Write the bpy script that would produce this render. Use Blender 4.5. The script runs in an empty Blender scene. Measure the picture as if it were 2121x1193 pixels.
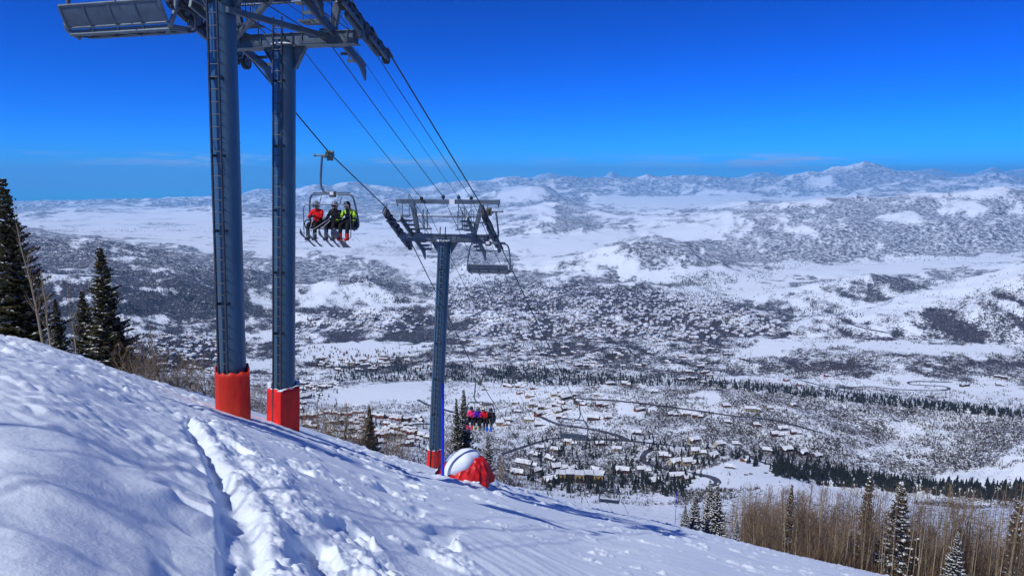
import bpy, bmesh, math, random
import numpy as np
from mathutils import Vector, Matrix
random.seed(7); RNG = np.random.default_rng(11)
SC = bpy.context.scene
COL = SC.collection
R = math.radians
F_PX, CX, CY, PITCH = 1414.0, 1060.5, 596.5, R(9.3)
CP, SP = math.cos(PITCH), math.sin(PITCH)

# ------------------------------------------------------------------ camera geometry (for reading positions off the photograph)
def at(px, py, D):
    """world point seen at photo pixel (px, py) at depth D metres"""
    u = (px - CX) / F_PX; v = (CY - py) / F_PX
    return Vector((D * u, D * (CP + v * SP), D * (v * CP - SP)))
def ray(px, py):
    u = (np.asarray(px, float) - CX) / F_PX; v = (CY - np.asarray(py, float)) / F_PX
    k = CP + v * SP
    return u / k, (v * CP - SP) / k
def project(x, y, z):
    d = y * CP - z * SP
    return CX + F_PX * x / d, CY - F_PX * (y * SP + z * CP) / d

# ------------------------------------------------------------------ noise
_PERM = np.random.default_rng(3).permutation(512)
def _h(ix, iy, s):
    return _PERM[(_PERM[(ix + s * 31) & 511] + iy) & 511]
_GA = np.random.default_rng(5).random(512) * 2 * np.pi
_GX, _GY = np.cos(_GA), np.sin(_GA)
def perlin(x, y, s=0):
    ix = np.floor(x).astype(np.int64); iy = np.floor(y).astype(np.int64)
    fx = x - ix; fy = y - iy
    u = fx * fx * fx * (fx * (fx * 6 - 15) + 10); v = fy * fy * fy * (fy * (fy * 6 - 15) + 10)
    def g(a, b):
        h = _h(ix + a, iy + b, s); return _GX[h] * (fx - a) + _GY[h] * (fy - b)
    n0 = g(0, 0) * (1 - u) + g(1, 0) * u; n1 = g(0, 1) * (1 - u) + g(1, 1) * u
    return (n0 * (1 - v) + n1 * v) * 1.5
def fbm(x, y, wl, octv=4, s=0, gain=.5):
    t = 0; a = 1; f = 1 / wl; n = 0
    for k in range(octv):
        t = t + a * perlin(x * f + 17.3 * k, y * f - 9.1 * k, s + k); n += a; a *= gain; f *= 2.03
    return t / n
def sstep(a, b, x):
    t = np.clip((x - a) / (b - a), 0, 1); return t * t * (3 - 2 * t)

# ------------------------------------------------------------------ object helpers
def tag(o, label=None, cat=None, group=None, kind=None):
    if label: o['label'] = label
    if cat: o['category'] = cat
    if group: o['group'] = group
    if kind: o['kind'] = kind
    return o
def link(o, parent=None):
    COL.objects.link(o)
    if parent is not None: o.parent = parent
    return o
def empty(name, loc=(0, 0, 0), rz=0, label=None, cat=None, group=None):
    o = bpy.data.objects.new(name, None); o.location = loc; o.rotation_euler = (0, 0, rz); o.empty_display_size = .2
    link(o); return tag(o, label, cat, group)
def mesh_np(name, verts, faces, mats, parent=None, mi=None, smooth=False, quads=True):
    """numpy verts (n,3) and faces (m,3|4) -> one mesh object"""
    me = bpy.data.meshes.new(name)
    verts = np.ascontiguousarray(verts, np.float32); faces = np.ascontiguousarray(faces, np.int32)
    k = faces.shape[1]
    me.vertices.add(len(verts)); me.vertices.foreach_set('co', verts.ravel())
    me.loops.add(faces.size); me.loops.foreach_set('vertex_index', faces.ravel())
    me.polygons.add(len(faces)); me.polygons.foreach_set('loop_start', np.arange(0, faces.size, k, dtype=np.int32))
    try: me.polygons.foreach_set('loop_total', np.full(len(faces), k, np.int32))
    except Exception: pass
    for m in (mats if isinstance(mats, (list, tuple)) else [mats]): me.materials.append(m)
    if mi is not None: me.polygons.foreach_set('material_index', np.ascontiguousarray(mi, np.int32))
    me.polygons.foreach_set('use_smooth', np.full(len(faces), smooth))
    me.update(calc_edges=True)
    o = bpy.data.objects.new(name, me); return link(o, parent)
class MB:
    """collects simple shapes and links them as ONE mesh object"""
    def __init__(s): s.v = []; s.f = []; s.m = []
    def add(s, vs, fs, mi=0):
        b = len(s.v); s.v += [tuple(v) for v in vs]; s.f += [tuple(i + b for i in f) for f in fs]; s.m += [mi] * len(fs); return s
    def box(s, c, size, rot=None, mi=0, taper=1.0):
        hx, hy, hz = size[0] / 2, size[1] / 2, size[2] / 2; M = rot or Matrix.Identity(3); c = Vector(c)
        vs = []
        for z in (-1, 1):
            k = taper if z > 0 else 1
            for x, y in ((-1, -1), (1, -1), (1, 1), (-1, 1)): vs.append(c + M @ Vector((x * hx * k, y * hy * k, z * hz)))
        return s.add(vs, [(3, 2, 1, 0), (4, 5, 6, 7), (0, 1, 5, 4), (1, 2, 6, 5), (2, 3, 7, 6), (3, 0, 4, 7)], mi)
    def bar(s, a, b, w, h=None, mi=0, up=(0, 0, 1)):
        """rectangular bar from a to b; w across, h along up"""
        a, b = Vector(a), Vector(b); d = (b - a); L = d.length
        if L < 1e-6: return s
        d.normalize(); u = Vector(up); 
        if abs(d.dot(u)) > .98: u = Vector((0, 1, 0))
        r = d.cross(u).normalized(); u = r.cross(d).normalized()
        return s.box((a + b) / 2, (w, L, h or w), Matrix((r, d, u)).transposed(), mi)
    def tube(s, pts, r, n=8, mi=0, cap=True, close=False):
        pts = [Vector(p) for p in pts]; N = len(pts); rr = r if isinstance(r, (list, tuple)) else [r] * N
        b = len(s.v); prev = None
        for i, p in enumerate(pts):
            if close: d = pts[(i + 1) % N] - pts[i - 1]
            else: d = pts[min(i + 1, N - 1)] - pts[max(i - 1, 0)]
            d.normalize()
            if prev is None:
                a = Vector((0, 0, 1)) if abs(d.z) < .9 else Vector((1, 0, 0)); u = d.cross(a).normalized()
            else:
                u = (prev - d * prev.dot(d)).normalized()
            prev = u; w = d.cross(u)
            for k in range(n):
                t = 2 * math.pi * k / n; s.v.append(tuple(p + (u * math.cos(t) + w * math.sin(t)) * rr[i]))
        for i in range(N if close else N - 1):
            j = (i + 1) % N
            for k in range(n):
                s.f.append((b + i * n + k, b + i * n + (k + 1) % n, b + j * n + (k + 1) % n, b + j * n + k)); s.m.append(mi)
        if cap and not close:
            s.f.append(tuple(b + k for k in reversed(range(n)))); s.m.append(mi)
            s.f.append(tuple(b + (N - 1) * n + k for k in range(n))); s.m.append(mi)
        return s
    def sphere(s, c, r, n=10, mi=0, sc=(1, 1, 1), rot=None, zmin=-1):
        c = Vector(c); b = len(s.v); M = rot or Matrix.Identity(3); rows = max(4, n // 2 + 1)
        for i in range(rows + 1):
            ph = -math.pi / 2 + math.pi * i / rows; zz = max(math.sin(ph), zmin)
            for k in range(n):
                t = 2 * math.pi * k / n
                s.v.append(tuple(c + M @ Vector((r * sc[0] * math.cos(ph) * math.cos(t), r * sc[1] * math.cos(ph) * math.sin(t), r * sc[2] * zz))))
        for i in range(rows):
            for k in range(n):
                s.f.append((b + i * n + k, b + i * n + (k + 1) % n, b + (i + 1) * n + (k + 1) % n, b + (i + 1) * n + k)); s.m.append(mi)
        return s
    def cyl(s, c, r, depth, axis=(0, 0, 1), n=16, mi=0, r2=None):
        c = Vector(c); a = Vector(axis).normalized() * depth / 2
        return s.tube([c - a, c + a], [r, r if r2 is None else r2], n, mi)
    def build(s, name, mats, parent=None, smooth=False, ang=40):
        me = bpy.data.meshes.new(name); me.from_pydata(s.v, [], s.f)
        for m in (mats if isinstance(mats, (list, tuple)) else [mats]): me.materials.append(m)
        for p, i in zip(me.polygons, s.m): p.material_index = i
        me.validate(); me.update()
        if smooth:
            me.shade_smooth()
            try: me.set_sharp_from_angle(angle=R(ang))
            except Exception: pass
        o = bpy.data.objects.new(name, me); return link(o, parent)
def bevel(o, w=.01, seg=2):
    m = o.modifiers.new('bevel', 'BEVEL'); m.width = w; m.segments = seg; m.limit_method = 'ANGLE'; m.angle_limit = R(40); return o
def copy_tree(o, parent=None):
    c = o.copy(); COL.objects.link(c); c.parent = parent
    for ch in list(o.children): copy_tree(ch, c)
    return c

# ------------------------------------------------------------------ materials
def mat(name, col, rough=.6, metal=0, spec=.5, bump=0, bscale=20, vary=0, vscale=6, vcol=None, stretch=None):
    m = bpy.data.materials.new(name); m.use_nodes = True; nt = m.node_tree; N = nt.nodes; L = nt.links
    b = N['Principled BSDF']; b.inputs['Base Color'].default_value = (*col, 1); b.inputs['Roughness'].default_value = rough
    b.inputs['Metallic'].default_value = metal; b.inputs['Specular IOR Level'].default_value = spec
    tc = N.new('ShaderNodeTexCoord'); src = tc.outputs['Object']
    if stretch:
        mp = N.new('ShaderNodeMapping'); mp.inputs['Scale'].default_value = stretch; L.new(src, mp.inputs[0]); src = mp.outputs[0]
    if vary:
        n = N.new('ShaderNodeTexNoise'); n.inputs['Scale'].default_value = vscale; n.inputs['Detail'].default_value = 8; n.inputs['Roughness'].default_value = .65; L.new(src, n.inputs['Vector'])
        mr = N.new('ShaderNodeMapRange'); mr.inputs[1].default_value = .35; mr.inputs[2].default_value = .68; L.new(n.outputs['Fac'], mr.inputs[0])
        mx = N.new('ShaderNodeMix'); mx.data_type = 'RGBA'; L.new(mr.outputs[0], mx.inputs[0])
        mx.inputs[6].default_value = (*[c * (1 - vary) for c in col], 1)
        mx.inputs[7].default_value = (*(vcol or [min(1, c * (1 + vary)) for c in col]), 1)
        L.new(mx.outputs[2], b.inputs['Base Color'])
        m2 = N.new('ShaderNodeMapRange'); m2.inputs[3].default_value = max(.05, rough - .12); m2.inputs[4].default_value = min(1, rough + .15); L.new(n.outputs['Fac'], m2.inputs[0]); L.new(m2.outputs[0], b.inputs['Roughness'])
    if bump:
        n = N.new('ShaderNodeTexNoise'); n.inputs['Scale'].default_value = bscale; n.inputs['Detail'].default_value = 5; L.new(src, n.inputs['Vector'])
        bp = N.new('ShaderNodeBump'); bp.inputs['Strength'].default_value = 1; bp.inputs['Distance'].default_value = bump; L.new(n.outputs['Fac'], bp.inputs['Height']); L.new(bp.outputs[0], b.inputs['Normal'])
    return m
# ================================================================== TERRAIN
# feature lines (crests, hollows, valley rows) from near to far: (photo x, photo y, distance ahead in metres)
LINES = [
 [(-900,800,70),(-500,800,70),(0,820,80),(300,900,90),(600,990,100),(900,1075,110),(1200,1130,120),(1500,1180,125),(1800,1250,125),(2121,1330,125),(2600,1430,125)],
 [(-900,620,400),(-500,620,400),(0,765,400),(300,840,400),(600,930,400),(900,1015,400),(1100,1040,420),(1200,1062,430),(1350,1075,430),(1500,1095,420),(1800,1110,400),(2121,1110,400),(2600,1120,400)],
 [(-900,610,700),(-500,610,700),(0,745,700),(300,815,700),(600,905,700),(900,980,700),(1100,1012,700),(1200,1025,700),(1350,1030,700),(1500,1018,680),(1650,1000,650),(1800,1030,650),(2000,1050,650),(2121,1045,650),(2600,1050,650)],
 [(-900,600,950),(0,735,950),(300,800,950),(600,885,950),(900,945,950),(1100,965,900),(1300,985,850),(1500,968,830),(1620,972,860),(1700,1000,900),(1850,1025,920),(2000,1030,920),(2121,1025,920),(2600,1020,920)],
 [(-900,590,1250),(0,725,1250),(300,793,1250),(600,858,1250),(900,885,1250),(1100,905,1150),(1300,910,1050),(1500,930,1000),(1700,930,1040),(1850,950,1080),(2000,960,1060),(2121,925,1060),(2600,920,1060)],
 [(-900,580,1600),(0,715,1600),(300,787,1600),(600,828,1600),(700,838,1600),(900,825,1650),(1050,815,1600),(1150,803,1560),(1240,796,1540),(1480,800,1480),(1740,829,1380),(2121,865,1280),(2600,900,1240)],
 [(-900,575,1900),(0,710,1900),(300,782,1900),(600,800,1900),(900,803,1900),(1050,803,1800),(1150,803,1760),(1240,803,1720),(1480,808,1660),(1740,838,1540),(2121,874,1430),(2600,910,1400)],
 [(-900,573,2250),(0,700,2250),(300,765,2250),(600,785,2250),(900,785,2200),(1200,781,2150),(1480,788,2100),(1740,800,2000),(2121,812,1900),(2600,820,1900)],
 [(-900,570,2700),(0,690,2700),(300,735,2700),(600,745,2700),(900,745,2650),(1200,740,2600),(1500,742,2550),(1800,745,2350),(2121,762,2250),(2600,780,2250)],
 [(-900,560,3200),(0,675,3100),(300,708,3100),(450,712,3200),(600,712,3200),(900,705,3200),(1200,705,3150),(1500,706,3050),(1650,702,2900),(1800,701,2800),(1950,708,2700),(2121,722,2600),(2600,735,2600)],
 [(-900,550,3500),(0,640,3350),(300,680,3400),(450,694,3500),(600,690,3550),(900,688,3550),(1200,686,3500),(1500,690,3400),(1650,700,3250),(1800,706,3150),(1950,712,3050),(2121,726,2950),(2600,740,2950)],
 [(-900,520,3900),(0,590,3650),(300,630,3800),(450,655,3950),(600,665,4050),(900,660,4050),(1200,655,4000),(1500,662,3850),(1700,668,3600),(1850,655,3450),(2121,640,3300),(2600,600,3300)],
 [(-900,480,4300),(0,555,4000),(80,565,4050),(200,574,4150),(300,580,4250),(380,585,4300),(440,602,4350),(520,630,4500),(600,645,4600),(900,640,4600),(1200,635,4500),(1500,645,4350),(1640,655,4200),(1750,655,4000),(1850,622,3950),(1950,600,3950),(2050,572,3950),(2121,552,3950),(2600,470,4000)],
 [(-900,488,4700),(0,562,4400),(80,571,4450),(200,580,4550),(300,588,4650),(380,592,4700),(440,606,4750),(520,622,4900),(600,632,5000),(900,628,5000),(1200,618,4900),(1500,638,4700),(1640,650,4600),(1750,650,4400),(1850,634,4350),(1950,618,4350),(2050,590,4350),(2121,572,4350),(2600,500,4400)],
 [(-900,440,5600),(0,478,5400),(40,484,5400),(100,490,5450),(180,497,5500),(300,513,5600),(440,545,5700),(520,560,5800),(600,590,5800),(650,592,5700),(700,580,5700),(745,573,5700),(800,580,5700),(850,598,5600),(900,608,5600),(1000,600,5700),(1200,594,5700),(1400,600,5500),(1500,622,5300),(1560,628,5200),(1630,606,5200),(1710,588,5200),(1800,573,5200),(1860,580,5200),(1930,604,5200),(2000,600,5300),(2121,560,5400),(2600,500,5600)],
 [(-900,446,6200),(0,484,6000),(100,498,6050),(180,505,6100),(300,522,6100),(440,552,6200),(520,560,6300),(600,575,6300),(700,588,6200),(745,588,6200),(850,590,6200),(1000,585,6200),(1200,578,6200),(1400,586,6000),(1500,600,5800),(1630,602,5750),(1710,596,5750),(1800,582,5750),(1860,586,5750),(1930,590,5800),(2000,585,5900),(2121,560,6000),(2600,505,6200)],
 [(-900,440,7600),(0,478,7400),(300,505,7400),(440,520,7400),(600,535,7400),(900,545,7300),(1070,560,7000),(1130,550,6950),(1200,533,6900),(1260,514,6900),(1320,497,6900),(1360,497,6950),(1420,503,7000),(1470,525,7000),(1540,550,7000),(1600,566,7000),(1700,562,7000),(1800,558,7100),(1950,550,7200),(2121,540,7300),(2600,500,7500)],
 [(-900,436,8600),(0,472,8400),(300,492,8400),(600,512,8400),(900,522,8300),(1070,532,8000),(1200,530,7800),(1320,520,7800),(1420,520,7900),(1540,540,8000),(1700,545,8100),(1800,543,8200),(1950,536,8300),(2121,520,8400),(2600,490,8600)],
 [(-900,432,10000),(0,466,9800),(300,480,9800),(600,492,9800),(900,500,9700),(1060,495,9600),(1200,500,9500),(1320,503,9400),(1450,496,9400),(1560,500,9200),(1640,488,9200),(1750,474,9200),(1850,470,9200),(1950,476,9200),(2050,470,9300),(2121,462,9400),(2600,450,9600)],
 [(-900,430,11000),(0,463,10900),(300,475,10900),(600,484,10900),(900,492,10800),(1040,484,10700),(1120,480,10600),(1200,484,10500),(1320,486,10400),(1450,470,10300),(1560,460,10300),(1640,452,10400),(1750,448,10500),(1850,444,10500),(1950,440,10500),(2050,434,10500),(2121,432,10500),(2600,430,11000)],
 [(-900,430,12800),(0,458,12600),(300,464,12600),(600,474,12600),(900,481,12500),(1040,474,12300),(1100,460,12200),(1150,457,12200),(1200,462,12200),(1250,473,12200),(1320,470,12100),(1400,460,12000),(1500,447,12000),(1560,437,12000),(1630,424,12000),(1700,412,12000),(1790,414,12000),(1850,412,12000),(1900,405,12000),(1980,402,12000),(2060,394,12000),(2121,403,12000),(2600,415,12600)],
 [(-900,428,14500),(0,453,14300),(300,455,14300),(600,464,14300),(900,470,14200),(1040,468,13800),(1150,468,13700),(1250,466,13700),(1320,458,13700),(1400,452,13700),(1500,445,13700),(1560,440,13700),(1630,430,13700),(1700,420,13700),(1790,420,13700),(1900,412,13700),(2060,404,13700),(2121,410,13700),(2600,418,14300)],
 [(-900,426,17500),(0,446,17500),(100,438,17500),(200,432,17500),(300,438,17500),(440,430,17500),(600,440,17500),(900,448,17200),(1040,440,17000),(1150,425,17000),(1250,440,17000),(1350,447,17000),(1400,440,16800),(1480,430,16500),(1550,421,16400),(1610,424,16500),(1680,436,16800),(1790,424,17000),(2000,414,17000),(2121,416,17000),(2600,420,17500)],
 [(-900,425,20500),(0,440,20500),(200,436,20500),(440,434,20500),(600,436,20500),(900,438,20500),(1000,425,20500),(1150,432,20500),(1300,434,20500),(1480,434,20500),(1550,428,20500),(1680,430,20500),(1790,424,20500),(2000,416,20500),(2121,416,20500),(2600,420,20500)],
 [(-900,422,25500),(0,432,25500),(200,425,25500),(440,424,25500),(560,418,25500),(600,422,25500),(700,412,25500),(850,425,25500),(960,418,25000),(1000,408,24500),(1050,396,24200),(1100,387,24000),(1130,390,24000),(1170,410,24200),(1220,421,25000),(1300,419,25500),(1500,418,25500),(1750,414,25500),(1800,405,25500),(2000,400,25500),(2121,396,25500),(2600,405,25500)],
 [(-900,420,31000),(0,427,31000),(200,421,31000),(440,416,31000),(560,408,31000),(700,402,31000),(850,412,31000),(960,400,30500),(1050,398,30000),(1130,398,30000),(1220,404,30000),(1300,405,30000),(1500,406,30000),(1700,404,30000),(1800,396,30000),(2000,388,30000),(2121,392,30000),(2600,402,30000)],
 [(-900,418,38000),(-200,422,38000),(0,425,38000),(100,423,38000),(300,418,38000),(440,415,38000),(500,405,37000),(560,397,36000),(600,400,36000),(630,392,36000),(655,386,36000),(690,392,36000),(720,384,36000),(745,382,36000),(790,392,36000),(850,402,36000),(910,388,36500),(960,380,37000),(1010,378,37000),(1060,373,37000),(1110,371,37000),(1145,367,37000),(1200,372,37000),(1260,375,37000),(1330,371,37000),(1440,369,37000),(1520,375,37000),(1600,372,37000),(1640,366,37000),(1680,360,37000),(1700,358,37000),(1725,350,37000),(1750,352,37000),(1790,342,37000),(1815,349,37000),(1860,354,37000),(1920,364,37000),(1960,376,37000),(2010,370,37000),(2060,366,37000),(2121,376,37000),(2600,380,37000)],
 [(-900,424,48000),(0,430,48000),(440,424,48000),(600,410,48000),(800,400,48000),(1060,385,48000),(1500,385,48000),(1800,372,48000),(2121,378,48000),(2600,385,48000)],
 [(-900,415,62000),(0,420,62000),(60,417,62000),(120,423,62000),(300,419,62000),(440,416,62000),(600,405,62000),(800,398,62000),(900,384,62000),(1000,380,62000),(1050,372,62000),(1100,368,62000),(1140,360,62000),(1180,368,62000),(1250,369,62000),(1268,356,62000),(1285,367,62000),(1400,372,62000),(1530,370,62000),(1560,361,62000),(1590,357,62000),(1620,366,62000),(1700,368,62000),(1850,360,62000),(1900,356,62000),(1935,350,62000),(1970,360,62000),(2020,361,62000),(2058,347,62000),(2080,357,62000),(2121,350,62000),(2300,365,62000),(2600,370,62000)],
 [(-900,470,90000),(2600,440,90000)],
]
ROUGH = [0,.1,.15,.3,.5,.6,.3,.4,.5,.5,.4,.8,.6,.5,.7,.5,.9,.3,1.0,1.2,1.0,.5,.9,.3,1.1,1.0,1.2,.6,.7,.3]
_LA = []
for ln in LINES:
    l = np.array(ln, float); a, t = ray(l[:, 0], l[:, 1]); _LA.append((a, l[:, 2], t * l[:, 2]))
NC, NR = 940, 980
acol = np.concatenate([np.linspace(-1.9, -.83, 40, endpoint=False), np.linspace(-.83, .83, NC - 80), np.linspace(.83, 1.9, 41)[1:]])
NC = len(acol)
lrow = np.linspace(math.log(75.), math.log(88000.), NR); yrow = np.exp(lrow)
KY = np.array([np.interp(acol, a, d) for a, d, z in _LA]); KZ = np.array([np.interp(acol, a, z) for a, d, z in _LA])   # (lines, cols)
def pchip(X, Y, xq):
    h = np.diff(X); d = np.diff(Y) / h; m = np.zeros_like(Y)
    m[0], m[-1] = d[0], d[-1]
    for i in range(1, len(X) - 1):
        if d[i - 1] * d[i] > 0:
            w1, w2 = 2 * h[i] + h[i - 1], h[i] + 2 * h[i - 1]; m[i] = (w1 + w2) / (w1 / d[i - 1] + w2 / d[i])
    i = np.clip(np.searchsorted(X, xq) - 1, 0, len(X) - 2); t = (xq - X[i]) / h[i]; t2, t3 = t * t, t * t * t
    return (2 * t3 - 3 * t2 + 1) * Y[i] + (t3 - 2 * t2 + t) * h[i] * m[i] + (3 * t2 - 2 * t3) * Y[i + 1] + (t3 - t2) * h[i] * m[i + 1]
ZG = np.zeros((NR, NC)); RG = np.zeros((NR, NC))
for c in range(NC):
    X0 = KY[0, c]; ZG[:, c] = pchip(KY[:, c], KZ[:, c], np.maximum(yrow, X0)) + np.minimum(yrow - X0, 0) * (KZ[1, c] - KZ[0, c]) / (KY[1, c] - X0)
    RG[:, c] = np.interp(yrow, KY[:, c], ROUGH)
XG = acol[None, :] * yrow[:, None]; YG = np.repeat(yrow[:, None], NC, 1)
PXG, PYG = project(XG, YG, ZG)                        # where the smooth surface shows, used to read off land cover
def inpoly(X, Y, P):
    ins = np.zeros(X.shape, bool); n = len(P)
    for i in range(n):
        x1, y1 = P[i]; x2, y2 = P[(i + 1) % n]
        if y1 == y2: continue
        c = ((y1 > Y) != (y2 > Y)) & (X < (x2 - x1) * (Y - y1) / (y2 - y1) + x1); ins ^= c
    return ins
COVER = [
 ([(640,640),(1560,640),(1560,780),(1300,765),(900,765),(640,765)], .56), ([(930,575),(1250,590),(1560,615),(1540,655),(930,650)], .70), ([(250,690),(450,690),(450,770),(370,770)], .55),
 ([(-900,330),(3000,330),(3000,445),(-900,470)], .6),
 ([(-900,445),(0,442),(440,436),(800,440),(1040,470),(1290,480),(1520,450),(1500,500),(1320,492),(1190,530),(1060,562),(900,590),(700,545),(440,520),(80,475),(-900,455)], .09),
 ([(60,425),(440,420),(1040,430),(1040,470),(600,450),(440,438),(250,448),(60,455)], .62),
 ([(120,432),(330,428),(480,436),(330,450),(100,452)], .1),
 ([(1230,404),(1760,400),(1700,424),(1560,420),(1450,432),(1230,436)], .04),
 ([(1000,425),(1180,420),(1320,432),(1440,436),(1400,452),(1300,462),(1060,448)], .35),
 ([(1040,462),(1150,456),(1270,476),(1200,486),(1040,490)], .62),
 ([(1020,385),(1100,384),(1140,392),(1180,412),(1020,418)], .06),
 ([(1390,445),(1480,428),(1560,418),(1640,425),(1680,438),(1560,450)], .6),
 ([(-200,478),(0,480),(250,502),(440,545),(560,525),(700,530),(820,555),(860,575),(700,568),(560,585),(460,605),(300,580),(60,566),(-200,550)], .72),
 ([(200,528),(330,532),(330,538),(200,535)], .1), ([(250,555),(400,560),(400,566),(250,562)], .08), ([(460,548),(560,552),(560,558),(460,556)], .1),
 ([(640,480),(940,520),(1000,545),(1000,600),(900,590),(700,520)], .12),
 ([(890,510),(1010,505),(1080,540),(1060,580),(960,560),(880,535)], .7),
 ([(-200,560),(60,569),(300,584),(440,608),(450,700),(260,705),(-200,700)], .42),
 ([(60,570),(300,584),(420,600),(380,605),(200,590),(60,580)], .15),
 ([(230,660),(330,640),(440,665),(450,700),(250,705)], .16),
 ([(500,600),(620,600),(660,592),(760,580),(860,640),(700,640),(500,640)], .22),
 ([(660,640),(800,640),(840,665),(600,690),(500,690),(500,650)], .4),
 ([(610,716),(740,706),(900,712),(890,726),(800,744),(690,752),(610,742)], .02), ([(500,690),(600,692),(560,704),(500,700)], .05),
 ([(500,745),(620,750),(600,770),(500,770)], .1),
 ([(640,812),(720,800),(880,788),(900,795),(890,832),(780,838),(720,836),(640,850)], .04),
 ([(930,800),(1150,800),(1160,820),(930,850)], .1), ([(360,768),(440,772),(440,780),(360,778)], .05),
 ([(1070,560),(1190,532),(1320,496),(1420,502),(1540,545),(1620,566),(1500,572),(1300,560),(1180,578),(1060,580)], .62),
 ([(1280,562),(1350,552),(1480,556),(1500,570),(1400,580),(1300,582)], .06), ([(1300,520),(1420,540),(1380,556),(1240,552)], .3),
 ([(1360,598),(1500,590),(1640,590),(1560,628),(1420,632)], .1), ([(1500,545),(1700,545),(2000,520),(2121,520),(2121,545),(1860,570),(1700,575),(1560,590),(1400,600)], .08),
 ([(1480,500),(1600,470),(1700,440),(1800,410),(2200,390),(2400,500),(2121,520),(1800,538),(1560,548)], .72),
 ([(1900,405),(2060,392),(2200,400),(2200,450),(2060,440),(1950,430)], .4), ([(1780,430),(1900,440),(1940,470),(1800,462)], .4),
 ([(1560,640),(1640,605),(1800,570),(1930,604),(1860,640),(1600,648)], .6),
 ([(1690,680),(1740,660),(1900,612),(2121,550),(2600,450),(2600,705),(1750,700)], .6),
 ([(1740,660),(1900,612),(2121,550),(2121,575),(1900,640),(1760,672)], .14),
 ([(1540,640),(1740,655),(1700,690),(1640,700),(1540,690)], .5),
 ([(1560,712),(1660,700),(2121,718),(2121,738),(1900,735),(1700,720),(1600,740),(1480,745)], .07),
 ([(1560,745),(1640,724),(1800,728),(2121,745),(2121,785),(1700,775),(1560,765)], .66),
 ([(1500,770),(1700,778),(2121,790),(2121,850),(1900,820),(1740,800),(1500,785)], .12),
 ([(1200,800),(1480,802),(1740,830),(2121,868),(2600,900),(2600,1010),(2121,1000),(1880,1005),(1700,1000),(1560,940),(1400,900),(1200,850)], .74),
 ([(1440,812),(1520,830),(1560,860),(1490,870),(1400,845)], .12), ([(1830,880),(1960,850),(2000,870),(1960,920),(1850,920)], .35), ([(1540,900),(1700,880),(1760,900),(1620,930)], .3),
 ([(1880,1000),(2000,975),(2121,925),(2600,900),(2600,1010),(2121,1012),(1900,1035)], .14),
 ([(1400,985),(1470,960),(1560,950),(1640,965),(1760,1000),(1900,1030),(1880,1060),(1700,1040),(1560,1010),(1420,1015)], .05),
 ([(1020,1010),(1180,1020),(1400,1030),(1420,1100),(1200,1075),(1000,1040)], .12),
 ([(1050,840),(1200,850),(1400,905),(1500,950),(1400,1000),(1200,1010),(1000,1000),(900,940),(980,880)], .6),
 ([(1180,845),(1260,850),(1240,875),(1170,868)], .08), ([(1290,838),(1350,845),(1330,868),(1280,860)], .03), ([(1220,870),(1280,868),(1260,888)], .1),
 ([(620,860),(880,850),(900,930),(700,930),(600,900)], .35), ([(600,880),(700,900),(900,960),(900,1000),(600,930)], .6),
]
EDGE = fbm(XG, YG, 1., 1) * 0
wl_e = np.clip(YG * .03, 25, 800)
ex = np.zeros_like(ZG); ey = np.zeros_like(ZG)
for k, wl in enumerate([40, 90, 200, 450, 1000, 2200]):
    w = np.exp(-((np.log(wl) - np.log(wl_e)) ** 2) / .8)
    ex += w * perlin(XG / wl, YG / wl, 20 + k); ey += w * perlin(XG / wl, YG / wl, 30 + k)
CV = np.full(ZG.shape, .56)
jx, jy = PXG + ex * 42, PYG + ey * 11
for P, c in COVER:
    CV[inpoly(jx, jy, P)] = c
FLAT = np.where(CV < .13, 1., 0.)
for _ in range(6): FLAT[1:-1, 1:-1] = (FLAT[1:-1, 1:-1] + FLAT[:-2, 1:-1] + FLAT[2:, 1:-1] + FLAT[1:-1, :-2] + FLAT[1:-1, 2:]) / 5
cell = YG * .0075
rel = np.zeros_like(ZG)
warp = perlin(XG / 900, YG / 900, 77) * 260 * sstep(3000, 9000, YG)
warp2 = perlin(XG / 900 + 40, YG / 900, 78) * 260 * sstep(3000, 9000, YG)
for i, wl in enumerate([4600, 2400, 1300, 700, 380, 200, 110, 60, 32]):
    if wl > 3000: w = sstep(9000, 20000, YG) * .9
    elif wl > 2000: w = sstep(5000, 12000, YG)
    elif wl > 1000: w = sstep(2500, 7000, YG)
    elif wl > 600: w = sstep(1500, 4500, YG)
    elif wl > 300: w = sstep(700, 2500, YG)
    else: w = sstep(200, 900, YG)
    w = w * sstep(1.0, 2.6, wl / cell)
    w = w * sstep(.30, .13, wl / YG)
    n = perlin((XG + warp) / wl + i * 3.7, (YG + warp2) / wl + i * 1.9, i)
    n = .8 * (1 - 2.2 * np.abs(n)) - .3 + .3 * n       # ridged
    rel += w * n * wl * (.062 + .03 * sstep(1500, 6000, YG))
rel *= (1 - .85 * FLAT) * (1 - .42 * sstep(3500, 8000, YG))
ZF = ZG + rel * RG

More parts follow.
